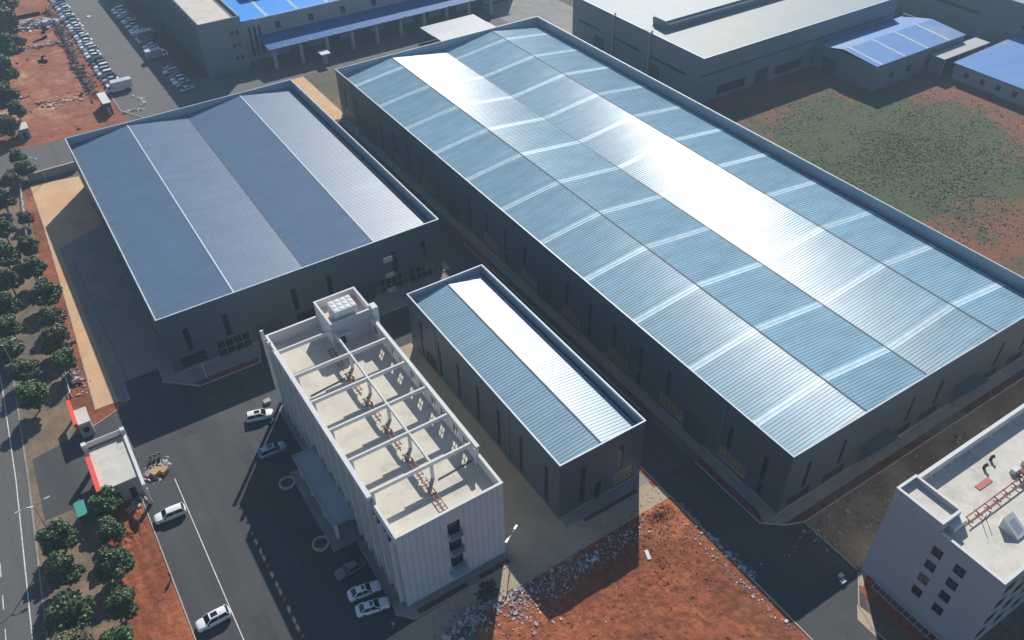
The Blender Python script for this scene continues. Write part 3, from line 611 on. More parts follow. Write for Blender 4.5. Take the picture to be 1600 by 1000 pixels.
for b in ((gx0-0.012, tx1, 24.8, 25.05), (gx0-0.012, tx1, gy1-0.25, gy1+0.012), (gx0-0.012, gx0+0.24, 25.05, gy1-0.25), (tx1-0.25, tx1, 25.05, gy1-0.25)): MB().box(*b, 16.2 if b[2] == 24.8 or b[0] > 80 else 17.06, 18.6).build('stair_tower_wall', GREYW, gb)
for b in ((gx0-0.06, tx1+0.05, 24.75, 25.1), (gx0-0.06, tx1+0.05, gy1-0.3, gy1+0.06), (gx0-0.06, gx0+0.3, 25.1, gy1-0.3), (tx1-0.3, tx1+0.05, 25.1, gy1-0.3)): MB().box(*b, 18.6, 18.7).build('coping', WHITE, gb)
MB().box(gx0+0.24, tx1-0.25, 25.05, gy1-0.25, 17.6, 17.8).build('tower_slab', CREAM2, gb)
MB().box(80.2, 82.6, 23.9, 24.75, 16.2, 17.5).build('lean_to', WHITE, gb)
for yy in (24.0, 24.9):
    pass
q = MB().tube([(82.9, 23.6, 16.75), (126, 23.6, 16.75)], 0.09).tube([(82.9, 24.4, 16.75), (126, 24.4, 16.75)], 0.09)
for k in range(22): q.tube([(83.5+2*k, 23.4, 16.55), (83.5+2*k, 24.6, 16.55)], 0.08).tube([(83.5+2*k, 24.0, 16.2), (83.5+2*k, 24.0, 16.6)], 0.07)
q.build('pipe_run', RUST, gb)
for k in range(8):
    b = MB().box(95.2+2.6*k, 96.0+2.6*k, 22.9, 25.0, 17.3, 17.6).box(95.5+2.6*k, 95.7+2.6*k, 23.0, 23.2, 16.2, 17.3).box(95.5+2.6*k, 95.7+2.6*k, 24.7, 24.9, 16.2, 17.3)
    b.build('pipe_support', mat('maroon_steel', (0.20, 0.06, 0.06), 0.6), gb)
    MB().box(95.2+2.6*k, 96.3+2.6*k, 25.2, 25.9, 16.2, 17.0).build('roof_unit', WHITE, gb)
def hatch(x, y):
    o = MB(); o.v = [(x-1.0, y-1.6, 16.2), (x+1.0, y-1.6, 16.2), (x+1.0, y+1.0, 16.2), (x-1.0, y+1.0, 16.2), (x-1.0, y-1.6, 16.5), (x+1.0, y-1.6, 16.5), (x+1.0, y+1.0, 18.0), (x-1.0, y+1.0, 18.0)]
    o.f = [(0, 3, 2, 1), (4, 5, 6, 7), (0, 1, 5, 4), (1, 2, 6, 5), (2, 3, 7, 6), (3, 0, 4, 7)]
    h = o.build('roof_hatch', WHITE, gb)
    s = MB(); s.quad((x-0.55, y-1.2, 16.5+0.4*0.577+0.02), (x+0.55, y-1.2, 16.5+0.4*0.577+0.02), (x+0.55, y+0.4, 16.5+2.0*0.577+0.02), (x-0.55, y+0.4, 16.5+2.0*0.577+0.02)); s.build('hatch_glass', GREYW, h, root=gb)
hatch(87.0, 20.4); hatch(96.2, 20.6); hatch(107, 20.6)
for x, y in ((90.4, 19.9), (91.0, 19.7), (93.0, 28.2), (95.1, 28.6)): MB().tube([(x, y, 16.2), (x, y, 16.9), (x+0.15, y-0.2, 17.1)], [0.22, 0.22, 0.3], 8).build('roof_vent', DARK, gb)
MB().box(89.2, 92.0, 26.2, 27.0, 16.2, 16.3).build('red_board', RED if False else mat('faded_red_board', (0.48, 0.13, 0.10), 0.7), gb)
for k in range(9): MB().tube([(85+4.4*k, gy1-0.41, 17.6), (85+4.4*k, gy1-0.7, 17.2), (85.3+4.4*k, gy1-0.9, 16.25)], 0.06).build('parapet_brace', WHITE, gb)
for x in (84.5, 85.4):
    MB().tube([(x+0.3, 22.9, 16.2), (x+0.3, 22.9, 18.0)], 0.05).build('roof_rod', GUTTER, gb)
wk = MB()
for k in range(14): wk.tube([(gx0-0.1-0.0*k, 15.9+1.0*k, 0.6), (gx0-1.3, 15.9+1.0*k, 0.02)], 0.04)
wk.tube([(gx0-0.7, 15.9, 0.9), (gx0-0.7, 29.0, 0.9)], 0.05).tube([(gx0-1.2, 15.9, 0.2), (gx0-1.2, 29.0, 0.2)], 0.05)
wk.build('scaffold_poles', STEEL, gb)

# ------------------------------------------------------------------ far buildings
# wing with cream roof (upper left)
fw_ = empty('office_wing', (52.5, 253.1, 0), 'grey finned office wing with cream flat roof beside the blue-roofed hall', 'office')
walled(fw_, (52.5, 253.1), (65.0, 253.1), 0, 16.2, CLADG, [(9.2+d, 0.9, z, 1.3, 'one') for d in (0, 1.6) for z in (3.4, 7.2, 11.0)], th=0.3)
walled(fw_, (65.0, 253.1), (65.0, 360), 0, 16.2, CLADL, [], th=0.3); walled(fw_, (65.0, 360), (52.5, 360), 0, 16.2, CLADG, [], th=0.3)
walled(fw_, (52.5, 360), (52.5, 253.1), 0, 16.2, CLADG, [(106.9-(6+4.2*k), 2.6, 1.0, 13.0, 'tall') for k in range(24)], th=0.3)
for k in range(25): MB().box(51.7, 52.497, 253.1+3.8+4.2*k-0.25, 253.1+3.8+4.2*k+0.25, 0.05, 15.6).build('fin', CLADG, fw_)
MB().box(52.82, 62.6, 253.42, 359.6, 15.7, 16.12).build('roof_slab', CREAM, fw_); MB().box(62.6, 64.68, 253.42, 359.6, 15.0, 15.3).build('roof_gutter', GUTTER, fw_)
# blue roofed hall
hb = empty('blue_roofed_hall', (65.2, 257.8, 0), 'long hall with bright blue metal roof and navy loading canopy', 'warehouse')
winF = [(3.0+1.6*k, 0.9, 1.2, 9.4, 'slit') for k in range(3)]+[(12.2+11.0*k, 1.7, 8.3, 2.2, 'one') for k in range(8)]+[(17.7+11*k, 6, 0.05, 4.4, 'door') for k in range(7)]
walled(hb, (65.2, 257.8), (165, 257.8), 0, 12.6, CLADL, winF, th=0.3); walled(hb, (165, 257.8), (165, 340), 0, 12.6, CLADL, [], th=0.3)
walled(hb, (165, 340), (65.2, 340), 0, 12.6, CLADL, [], th=0.3); walled(hb, (65.2, 340), (65.2, 257.8), 0, 12.6, CLADL, [], th=0.3)
for k in range(10):
    a0, a1 = 65.0+10.02*k, 65.0+10.02*(k+1)-0.02
    b = MB(); b.v = [(a0, 257.3, 12.65), (a1, 257.3, 12.65), (a1, 340.3, 16.6), (a0, 340.3, 16.6), (a0, 257.3, 12.85), (a1, 257.3, 12.85), (a1, 340.3, 16.8), (a0, 340.3, 16.8)]
    b.f = [(0, 3, 2, 1), (4, 5, 6, 7), (0, 1, 5, 4), (1, 2, 6, 5), (2, 3, 7, 6), (3, 0, 4, 7)]
    b.build('roof_panel', BLUE, hb)
    b = MB(); b.quad((a1-1.1, 257.6, 12.90), (a1-0.1, 257.6, 12.90), (a1-0.1, 340, 16.85), (a1-1.1, 340, 16.85)); b.build('skylight', SKYL, hb)
MB().box(70, 165.5, 257.0, 257.28, 12.5, 12.9).build('eaves_trim', COPING, hb)
MB().box(72, 110, 272, 276, 13.6, 15.4).build('roof_monitor', BLUED, hb)
b = MB(); b.v = [(70, 246.8, 6.3), (150, 246.8, 6.3), (150, 257.78, 7.1), (70, 257.78, 7.1), (70, 246.8, 6.6), (150, 246.8, 6.6), (150, 257.78, 7.4), (70, 257.78, 7.4)]
b.f = [(0, 3, 2, 1), (4, 5, 6, 7), (0, 1, 5, 4), (1, 2, 6, 5), (2, 3, 7, 6), (3, 0, 4, 7)]; b.build('loading_canopy', BLUED, hb)
for k in range(10):
    MB().box(71+8.6*k, 72+8.6*k, 247.4, 248.4, 0.02, 6.35).build('canopy_pillar', CLADL, hb)
    MB().tube([(75+8.2*k, 247.0, 6.6), (75+8.2*k, 247.0, 7.0)], [0.3, 0.24], 8).build('canopy_lamp', WHITE, hb)
# big grey plant upper right
gp = empty('grey_plant', (160.5, 156, 0), 'large grey plant with grey-green roof and long raised roof ridge vent', 'factory')
walled(gp, (160.5, 156), (241, 156), 0, 13.2, CLADG, [(12+i*23, 11, 1.0, 2.6, 'widd') for i in range(3)]+[(24, 5, 0.05, 4.5, 'door')], th=0.3)
walled(gp, (241, 156), (241, 216), 0, 13.2, CLADG, [], th=0.3); walled(gp, (241, 216), (160.5, 216), 0, 13.2, CLADG, [], th=0.3)
walled(gp, (160.5, 216), (160.5, 156), 0, 13.2, CLADG, [(9, 11, 6.0, 0.9, 'widd'), (27, 14, 6.0, 0.9, 'widd'), (46, 16, 6.0, 0.9, 'widd'), (14, 5, 0.05, 4.4, 'door'), (40, 5.5, 0.05, 4.6, 'door')], th=0.3)
MB().box(160.3, 240.9, 155.75, 155.98, 7.9, 8.4).build('string_course', CLAD, gp)
zr = lambda y: 12.2+ (0.9 if y else 0)
for k, (ya, yb, za, zb) in enumerate(((156.35, 180.2, 12.4, 13.3), (180.2, 215.6, 13.3, 11.9))):
    for i in range(8):
        b = MB(); a0 = 160.9+9.97*i; a1 = a0+9.95
        b.v = [(a0, ya, za-0.2), (a1, ya, za-0.2), (a1, yb, zb-0.2), (a0, yb, zb-0.2), (a0, ya, za), (a1, ya, za), (a1, yb, zb), (a0, yb, zb)]
        b.f = [(0, 3, 2, 1), (4, 5, 6, 7), (0, 1, 5, 4), (1, 2, 6, 5), (2, 3, 7, 6), (3, 0, 4, 7)]; b.build('roof_panel', GROOF, gp)
b = MB(); xa, xb = 165.5, 240
pr = [(177.2, 12.9), (176.6, 14.9), (177.4, 15.4), (182.6, 15.6), (183.6, 15.0), (183.2, 12.9)]
i0 = len(b.v); b.v += [(xa, y, z) for y, z in pr]+[(xb, y, z) for y, z in pr]; m_ = len(pr)
b.f.append(tuple(reversed(range(m_)))); b.f.append(tuple(range(m_, 2*m_)))
for k in range(m_): b.f.append((k, (k+1) % m_, m_+(k+1) % m_, m_+k))
b.build('ridge_vent', CLADG, gp)
MB().box(165.2, 240.2, 177.6, 182.8, 15.62, 15.72).build('vent_cap', GROOF, gp)
coping(gp, 160.5, 241, 156, 216, 13.2)
for y in (195.0, 178.0):
    MB().tube([(160.2, y, 0.02), (160.2, y, 13.4), (160.9, y, 13.7)], 0.34, 8).build('downpipe', CLADL, gp)
# blue roofed shed, lean-to, pale blue bungalow, far dark plant
sh = empty('blue_shed', (205.5, 134, 0), 'blue gabled shed with white roof strips against the grey plant', 'shed')
walled(sh, (205.5, 134), (245, 134), 0, 7.6, CLADG, [(8+8*k, 2, 2, 2, 'std') for k in range(4)]); walled(sh, (245, 134), (245, 155.6), 0, 7.6, CLADG, []); walled(sh, (205.5, 155.6), (205.5, 134), 0, 7.6, CLADG, [(6, 5, 0.05, 4.5, 'door')])
for k in range(4):
    a0, a1 = 205.2+9.97*k, 205.2+9.97*(k+1)-0.02
    for (ya, yb, za, zb) in ((133.6, 145.6, 7.7, 8.7), (145.6, 155.6, 8.7, 6.6)):
        b = MB(); b.v = [(a0, ya, za-0.12), (a1, ya, za-0.12), (a1, yb, zb-0.12), (a0, yb, zb-0.12), (a0, ya, za), (a1, ya, za), (a1, yb, zb), (a0, yb, zb)]
        b.f = [(0, 3, 2, 1), (4, 5, 6, 7), (0, 1, 5, 4), (1, 2, 6, 5), (2, 3, 7, 6), (3, 0, 4, 7)]; b.build('roof_panel', BLUEP, sh)
    b = MB(); c = 207+9.97*k; b.quad((c, 133.7, 7.76), (c+0.9, 133.7, 7.76), (c+0.9, 145.5, 8.76), (c, 145.5, 8.76)); b.build('skylight', SKYL, sh)
ln = empty('grey_roofed_shed', (229, 128.6, 0), 'low open shed with plain grey slab roof beside the blue shed', 'shed')
MB().box(229, 250.5, 128.6, 133.4, 5.4, 5.7).build('roof', CLADL, ln)
MB().box(229.4, 250, 133.0, 133.3, 0.01, 5.4).build('wall', BLUED, ln); MB().box(229.4, 229.7, 128.9, 133.0, 0.01, 5.4).build('wall', CLADG, ln)
for k in range(4): MB().box(229.8+6.5*k, 230.1+6.5*k, 128.8, 129.1, 0.01, 5.4).build('post', STEEL, ln)
bu = empty('pale_blue_bungalow', (232, 80, 0), 'low pale building with faded blue roof and row of square windows', 'building')
walled(bu, (232, 126.6), (232, 80), 0, 4.6, CLADL, [(4.2+4.95*k, 1.5, 1.5, 1.6, 'one') for k in range(9)]); walled(bu, (260, 126.6), (232, 126.6), 0, 4.6, CLADL, []); walled(bu, (232, 80), (260, 80), 0, 4.6, CLADL, []); walled(bu, (260, 80), (260, 126.6), 0, 4.6, CLADL, [])
for k in range(5):
    y_0, y_1 = 79.6+9.5*k, 79.6+9.5*(k+1)-0.02
    b = MB(); b.v = [(231.4, y_0, 4.62), (260.5, y_0, 5.6), (260.5, y_1, 5.6), (231.4, y_1, 4.62), (231.4, y_0, 4.8), (260.5, y_0, 5.8), (260.5, y_1, 5.8), (231.4, y_1, 4.8)]
    b.f = [(0, 3, 2, 1), (4, 5, 6, 7), (0, 1, 5, 4), (1, 2, 6, 5), (2, 3, 7, 6), (3, 0, 4, 7)]; b.build('roof_panel', BLUEP, bu)
fp = empty('far_plant', (264, 60, 0), 'dark grey plant wall at the upper right corner behind the sheds', 'factory')
walled(fp, (264, 200), (264, 60), 0, 14, CLADG, [(20+30*k, 16, 7, 1.0, 'widd') for k in range(4)], th=0.3); walled(fp, (264, 60), (330, 60), 0, 14, CLADG, []); walled(fp, (330, 200), (264, 200), 0, 14, CLADG, [])
MB().box(264.4, 330, 60.4, 199.6, 13.0, 13.4).build('roof', GROOF, fp)
# loading shelter slabs behind the big warehouse
ls = empty('loading_shelter', (119, 228.2, 0), 'low shelter with white roof behind the big warehouse', 'shelter')
MB().box(119, 139.2, 228.2, 233.8, 3.7, 4.0).build('roof', WHITE, ls)
MB().box(119, 139.2, 233.82, 243, 3.5, 3.75).build('lean_to_roof', CLADG, ls)
for x in (119.4, 126, 132.5, 138.8):
    for y in (228.5, 233.2, 242.5): MB().box(x-0.12, x+0.12, y-0.12, y+0.12, 0.01, 3.55).build('post', STEEL, ls)
gk = empty('gate_kiosk', (85.5, 243, 0), 'tiny kiosk with white flat roof in the shaded service lane', 'kiosk')
MB().box(84.0, 87.0, 241.2, 244.8, 3.4, 3.6).build('roof', WHITE, gk); MB().box(84.9, 86.1, 242.2, 243.8, 0.01, 3.4).build('wall', CLADL, gk)
wb = empty('white_container', (151, 214, 0), 'long white box container near the grey plant corner', 'container')
MB().box(146, 156.5, 223, 226, 0.2, 3.2).build('box', WHITE, wb); MB().box(146.4, 156, 223.2, 225.8, 0.01, 0.2).build('skid', DARK, wb)

# ------------------------------------------------------------------ gatehouse etc.
gh = empty('gatehouse', (-11, 103.6, 0), 'gatehouse with white flat roof, red fascia and striped bar screen', 'gatehouse')
walled(gh, (-10.9, 103.8), (-4.9, 103.8), 0, 4.1, CLADL, [(1.6, 1.6, 1.0, 1.5, 'std'), (4.2, 1.0, 0.05, 2.3, 'one')]); walled(gh, (-4.9, 103.8), (-4.9, 111.5), 0, 4.1, CLADL, [(2, 1.6, 1, 1.5, 'std'), (5.4, 1.6, 1, 1.5, 'std')])
walled(gh, (-4.9, 111.5), (-10.9, 111.5), 0, 4.1, CLADL, []); walled(gh, (-10.9, 111.5), (-10.9, 103.8), 0, 4.1, CLADL, [(2, 1.6, 1, 1.5, 'std'), (5.4, 1.6, 1, 1.5, 'std')])
MB().box(-10.6, -5.1, 103.7, 113.6, 4.1, 4.35).build('roof_slab', CREAM2, gh)
MB().box(-11.3, -10.602, 103.4, 111.6, 3.5, 4.9).build('red_fascia', RED, gh)
MB().box(-5.08, -4.6, 101.0, 114.2, 4.1, 4.75).build('edge_beam', WHITE, gh)
for x in (-10.9, -4.85): MB().box(x-0.35, x+0.35, 113.62, 114.4, 0.01, 5.6).build('pillar', WHITE, gh)
MB().box(-5.2, -4.7, 101.05, 101.5, 0.01, 4.09).build('pillar', WHITE, gh)
for k in range(4): MB().box(-10.54, -5.21, 113.75+0.1*k, 113.9+0.1*k, 4.5+0.28*k, 4.64+0.28*k).build('screen_bar', WHITE, gh)
MB().box(-10.54, -5.21, 113.64, 113.74, 4.36, 4.75).build('red_band', mat('dark_red_band', (0.35, 0.03, 0.05), 0.5), gh)
gd = empty('guard_booth', (-11.5, 121.5, 0), 'guard booth with cream roof and red fascia beside the tan apron', 'booth')
walled(gd, (-11.1, 121.6), (-9.1, 121.6), 0, 3.2, CLADL, [(1, 1, 1, 1.2, 'one')]); walled(gd, (-9.1, 121.6), (-9.1, 125.2), 0, 3.2, CLADL, [(1.6, 1.4, 1, 1.2, 'one')]); walled(gd, (-9.1, 125.2), (-11.1, 125.2), 0, 3.2, CLADL, []); walled(gd, (-11.1, 125.2), (-11.1, 121.6), 0, 3.2, CLADL, [(1.6, 1.4, 1, 1.2, 'one')])
MB().box(-10.9, -8.95, 121.5, 125.4, 3.2, 3.4).build('roof_slab', CREAM2, gd); MB().box(-11.5, -10.902, 121.3, 128.0, 2.9, 3.9).build('red_fascia', RED, gd); MB().box(-10.9, -8.9, 121.2, 121.49, 3.2, 3.6).build('front_coping', WHITE, gd)
MB().box(-11.45, -11.1, 127.4, 127.9, 0.01, 2.9).build('fascia_post', STEEL, gd)
ts = empty('teal_shed', (-14.7, 106, 0), 'small portable shed with teal sheet roof on the verge', 'shed')
q = P(126, 795, 2.4)
MB().box(q.x-0.75, q.x+0.75, q.y-1.6, q.y+1.6, 2.4, 2.52).build('roof', TEAL, ts); MB().box(q.x-0.62, q.x+0.62, q.y-1.45, q.y+1.45, 0.01, 2.4).build('wall', mat('teal_panel', (0.06, 0.13, 0.12), 0.6), ts); MB().box(q.x+0.622, q.x+0.66, q.y-0.5, q.y+0.4, 0.05, 2.0).build('door', GREYW, ts)
# ring planters, kerbed circles in the forecourt
for lab, (cx, cy) in (('white kerbed ring planter in forecourt left of entrance canopy, farther one', (14.5, 92.9)), ('white kerbed ring planter in forecourt at near end of entrance canopy', (14.5, 79.1))):
    r = empty('ring_planter', (cx, cy, 0), lab, 'planter', 'ring planters by the office entrance')
    MB().ring((cx, cy), 1.0, 1.35, 0.016, 0.32, 32).build('rim', CLADL, r); MB().prism([(cx+1.0*math.cos(2*PI*k/24), cy+1.0*math.sin(2*PI*k/24)) for k in range(24)], 0.016, 0.12).build('soil', SOILB, r)
# boundary wall and fences
def fence(name, label, pts, h, step, pm, rm, cat='fence', rails=2):
    root = empty(name, (*pts[0], 0), label, cat); b = MB()
    me = MB().box(-0.12, 0.12, -0.12, 0.12, 0.0, h).mesh('post', pm)
    for k in range(len(pts)-1):
        a, c = Vector((*pts[k], 0)), Vector((*pts[k+1], 0)); L = (c-a).length; n_ = max(1, int(L/step)); ang = math.atan2((c-a).y, (c-a).x)
        for i in range(n_+(1 if k == len(pts)-2 else 0)):
            p = a+(c-a)*(i/n_); link('post', me, root, p-ORI[root], ang)
        mid = (a+c)/2
        for r in range(rails):
            z = h*(0.28+0.55*r/max(1, rails-1)); MB().rbox((mid.x, mid.y, z), (L, 0.08, 0.14), Matrix.Rotation(ang, 3, 'Z')).build('rail', rm, root)
    return root
fence('boundary_fence', 'white post fence between the two rows of roadside trees', [(-12.75, 103), (-12.9, 90), (-13.4, 72)], 1.2, 3.0, WHITE, WHITE)
fence('boundary_fence', 'white post fence along the apron of the left warehouse under trees', PP([(112, 620), (78, 480), (45, 380), (33, 290)]), 1.2, 4.0, WHITE, WHITE)
fence('parking_fence', 'dark railing between the waste ground and the parking lot', [(21.3, 345), (20.6, 300), (19.4, 264), (22.3, 256.5)], 1.7, 3.0, DARK, DARK, 'fence', 3)
rwl = empty('boundary_wall', (-3, 218.6, 0), 'low grey boundary wall behind the tan apron corner', 'wall')
MB().box(-4, 7.2, 218.4, 218.7, 0.0, 2.2).build('wall_body', CONC, rwl); MB().box(-4.1, 7.3, 218.3, 218.8, 2.2, 2.3).build('coping', KERB, rwl)

# ------------------------------------------------------------------ lamps and poles
def lamp(label, base, h, arms, ang, dbl=True, group=None):
    r = empty('street_lamp', (base[0], base[1], 0), label, 'street lamp', group, ang)
    link('pole', MB().tube([(0, 0, 0), (0, 0, h)], [0.11, 0.07], 8).mesh('pole', STEEL), r)
    for s in ((1, -1) if dbl else (1,)):
        a = link('arm', MB().tube([(0, 0, h-0.05), (s*arms*0.5, 0, h+0.35), (s*arms, 0, h+0.4)], [0.06, 0.05, 0.04], 6).mesh('arm', STEEL), r)
        link('lamp_head', MB().box(min(s*arms, s*(arms+0.8)), max(s*arms, s*(arms+0.8)), -0.16, 0.16, h+0.33, h+0.45).mesh('lamp_head', STEEL), a)
    link('base_plate', MB().box(-0.25, 0.25, -0.25, 0.25, 0, 0.08).mesh('base_plate', CONC), r)
q = P(47, 760, 9.0); lamp('double-arm street lamp on the verge, left of the gatehouse', (P(85, 850).x+0.3, P(85, 850).y), 9.0, 1.6, 0.1)
q = P(30, 598); lamp('double-arm street lamp among the trees left of the warehouse apron', (q.x+0.6, q.y), 9.0, 1.6, 0.1)
q = P(800, 868); lamp('curly-armed pole lamp at the right near corner of the office', (q.x, q.y), 5.0, 0.9, 0.5)
q = P(72, 282); lamp('lamp post beside the low grey wall', (q.x, q.y), 6.0, 1.0, 2.5, False)
for lab, (px_, py_) in (('pale steel pole standing in front of the left warehouse bed', (323, 590)), ('short pale steel pole close to the left warehouse shopfront', (338, 560))):
    q = P(px_, py_); r = empty('steel_pole', (q.x, q.y, 0), lab, 'pole'); link('shaft', MB().tube([(0, 0, 0.02), (0, 0, 3.6)], [0.09, 0.07], 8).mesh('shaft', COPING), r); link('foot', MB().box(-0.2, 0.2, -0.2, 0.2, 0.02, 0.1).mesh('foot', CONC), r)

# ------------------------------------------------------------------ trees
def tree_proto(seed, R, H, leafm, n=7000, leaf=0.23, low=0.35):
    rnd = random.Random(seed); lob = [(0, 0, H*.52, R*.62), (0.1, 0, H*.70, R*.52)]
    for k in range(16):
        t = 2*PI*k/8+rnd.uniform(-.3, .3); rr = R*rnd.uniform(0.5, 0.72) if k < 8 else R*rnd.uniform(.2, .5)
        z = H*(rnd.uniform(low+0.06, 0.56) if k < 8 else rnd.uniform(0.6, 0.86)); lob.append((rr*math.cos(t), rr*math.sin(t), z, R*rnd.uniform(0.24, 0.40)))
    wts = [l_[3]**2 for l_ in lob]
    vs = []; fs = []
    for lx, ly, lz, lr in rnd.choices(lob, wts, k=n):
        v = Vector((rnd.gauss(0, 1), rnd.gauss(0, 1), rnd.gauss(0, 1))).normalized()
        r = lr*(rnd.random()**0.33)*rnd.uniform(.85, 1.15); c = Vector((lx, ly, lz))+Vector((v.x, v.y, v.z*0.85))*r
        a = Vector((rnd.gauss(0, 1), rnd.gauss(0, 1), rnd.gauss(0, .5))).normalized(); b_ = a.cross(v+Vector((rnd.uniform(-.7, .7), rnd.uniform(-.7, .7), rnd.uniform(-.2, .8)))).normalized()
        s1 = leaf*rnd.uniform(.6, 1.25); s2 = s1*rnd.uniform(.5, .8); i = len(vs)
        for p in (c-a*s1, c-b_*s2, c+a*s1, c+b_*s2): vs.append(tuple(p))
        fs.append((i, i+1, i+2, i+3))
    crown = bpy.data.meshes.new('crown'); crown.from_pydata(vs, [], fs); crown.materials.append(leafm); crown.update()
    b = MB().tube([(0, 0, 0), (0.03, 0, H*.25), (0, 0.04, H*.5), (0.05, 0, H*.75)], [0.17*R/2.4, 0.13*R/2.4, 0.09*R/2.4, 0.03], 7)
    for lx, ly, lz, lr in lob[2:9]: b.tube([(0, 0, H*rnd.uniform(.25, .4)), (lx*.5, ly*.5, lz*.85), (lx, ly, lz)], [0.07*R/2.4, 0.05*R/2.4, 0.02], 5)
    return crown, b.mesh('trunk', BARK)
TP = {}
for nm, lf in (('dark', LEAF), ('olive', LEAF2), ('fresh', LEAF3)):
    TP[nm] = [tree_proto(sd, rr_, hh_, lf, low=lo_) for sd, rr_, hh_, lo_ in (((11, 2.45, 5.2, .35), (12, 2.2, 5.6, .28), (13, 2.7, 4.9, .38), (14, 2.3, 5.9, .3)) if nm == 'dark' else ((21, 2.4, 5.3, .3), (22, 2.6, 4.9, .36)) if nm == 'olive' else ((31, 2.5, 5.2, .3), (32, 2.3, 5.5, .35)))]
TREES = [ # px, py (crown centre), kind, scale, label
 (90, 838, 'dark', 1.0, 'round dark street tree just left of the teal shed shadow, topmost of lower outer row'), (97, 890, 'dark', 1.02, 'round dark street tree, second in lower outer row beside the road'),
 (103, 955, 'dark', 1.08, 'round dark street tree, third in lower outer row beside the road'), (112, 1008, 'olive', 0.95, 'street tree cut by the bottom edge in lower outer row'),
 (163, 786, 'fresh', 0.82, 'small green tree just below the gatehouse red fascia'), (171, 828, 'dark', 0.85, 'small tree second below the gatehouse in the inner row'),
 (175, 882, 'dark', 0.9, 'tree third below the gatehouse in the inner row beside red soil'), (190, 943, 'dark', 0.88, 'tree fourth below the gatehouse beside the ploughed red soil'),
 (184, 1004, 'fresh', 0.8, 'tree cut by the bottom edge in inner row beside red soil'),
 (50, 618, 'fresh', 1.1, 'bright green tree above its long shadow by the street, nearest the gate drive'), (38, 578, 'dark', 0.95, 'dark tree just above the bright green gate drive tree'),
 (102, 566, 'fresh', 0.95, 'bright green tree touching the tan apron, lowest of the apron row'), (88, 528, 'olive', 1.15, 'brownish leafed tree beside the tan apron'),
 (82, 494, 'olive', 0.98, 'brownish tree second up in the apron row'), (68, 458, 'dark', 1.08, 'dark tree midway along the tan apron row'), (52, 420, 'dark', 1.08, 'dark tree at the upper part of the tan apron row'),
 (44, 385, 'dark', 0.9, 'dark tree above the midway apron trees near the cream strip'), (40, 340, 'olive', 0.7, 'small sparse tree among white fence posts by red bed'),
 (8, 545, 'dark', 1.1, 'large dark tree at left edge beside the street lamp'), (16, 512, 'dark', 1.05, 'dark tree at left edge above the street lamp'), (8, 478, 'dark', 1.1, 'dark tree at left edge, third above the street lamp'),
 (14, 440, 'dark', 1.1, 'dark tree at left edge, fourth above the street lamp'), (6, 400, 'dark', 1.1, 'dark tree at left edge, fifth above the street lamp'), (4, 358, 'dark', 1.1, 'dark tree at left edge, sixth above the street lamp'),
 (4, 312, 'dark', 1.05, 'dark tree at left edge below the side street junction'), (16, 280, 'olive', 0.95, 'olive tree at left edge right at the side street corner'),
 (38, 262, 'dark', 0.95, 'dark oval tree standing in the side street corner'), (27, 245, 'dark', 0.8, 'smaller dark tree behind the oval corner tree'),
 (12, 195, 'olive', 1.4, 'grey-green tree left of the white roofed hut'), (26, 172, 'dark', 1.0, 'tree above the white roofed hut on the waste ground'), (30, 64, 'dark', 0.8, 'lone bush-like tree beside the rubble platform'),
 (4, 150, 'dark', 1.9, 'large dark tree at left edge by the green netting'), (2, 110, 'dark', 2.1, 'large dark tree at left edge of waste ground, middle'), (6, 75, 'dark', 2.0, 'large dark tree at left edge of waste ground, upper'),
 (8, 35, 'olive', 2.1, 'large olive tree at upper left corner, second from top'), (4, 5, 'olive', 2.2, 'large olive tree in the very upper left corner')]
for k, (px_, py_, kd, sc_, lab) in enumerate(TREES):
    sc_ *= (1.2 if py_ > 700 else 1.12) if sc_ < 1.3 else 1.0
    q = P(px_, py_, 3.0*sc_); cr_, tr_ = TP[kd][k % len(TP[kd])]
    r = empty('tree', (q.x, q.y, 0), lab, 'tree', 'trees along the street and waste ground', random.uniform(0, 6)); r.scale = (sc_*random.uniform(.94, 1.06), sc_*random.uniform(.94, 1.06), sc_*random.uniform(.95, 1.1))
    link('crown', cr_, r); link('trunk', tr_, r)
# ------------------------------------------------------------------ vehicles
def loft(stations, m, nm):
    """stations: (x, zb, zt, w) -> rounded body"""
    b = MB(); rows = []
    for x, zb, zt, w_ in stations:
        h = zt-zb; half = [(0, zt), (w_*.72, zt-.005), (w_*.90, zt-.05), (w_*.975, zt-.16*h-.05), (w_, zb+h*.45), (w_*.97, zb+h*.12), (w_*.86, zb), (0, zb)]
        row = [(x, y, z) for y, z in half]+[(x, -y, z) for y, z in reversed(half[1:-1])]
        rows.append(len(b.v)); b.v += row
    n_ = 14
    for a, c in zip(rows, rows[1:]):
        for j in range(n_): b.f.append((a+j, a+(j+1) % n_, c+(j+1) % n_, c+j))
    b.f.append(tuple(rows[0]+j for j in reversed(range(n_)))); b.f.append(tuple(rows[-1]+j for j in range(n_)))
    me = b.mesh(nm, m, smooth=True); return me
def frustum(st, m, nm):
    """st: list of (x, z, halfwidth) bottom pair and top pair: (xf,zf,w),(xr,zr,w),(xtf,zt,w),(xtr,zt,w)"""
    (a, za, wa), (b_, zb, wb_), (c, zc, wc), (d_, zd, wd_) = st; b = MB()
    b.v = [(a, wa, za), (a, -wa, za), (b_, -wb_, zb), (b_, wb_, zb), (c, wc, zc), (c, -wc, zc), (d_, -wd_, zd), (d_, wd_, zd)]
    b.f = [(0, 1, 5, 4), (1, 2, 6, 5), (2, 3, 7, 6), (3, 0, 4, 7), (4, 5, 6, 7)]; return b.mesh(nm, m)
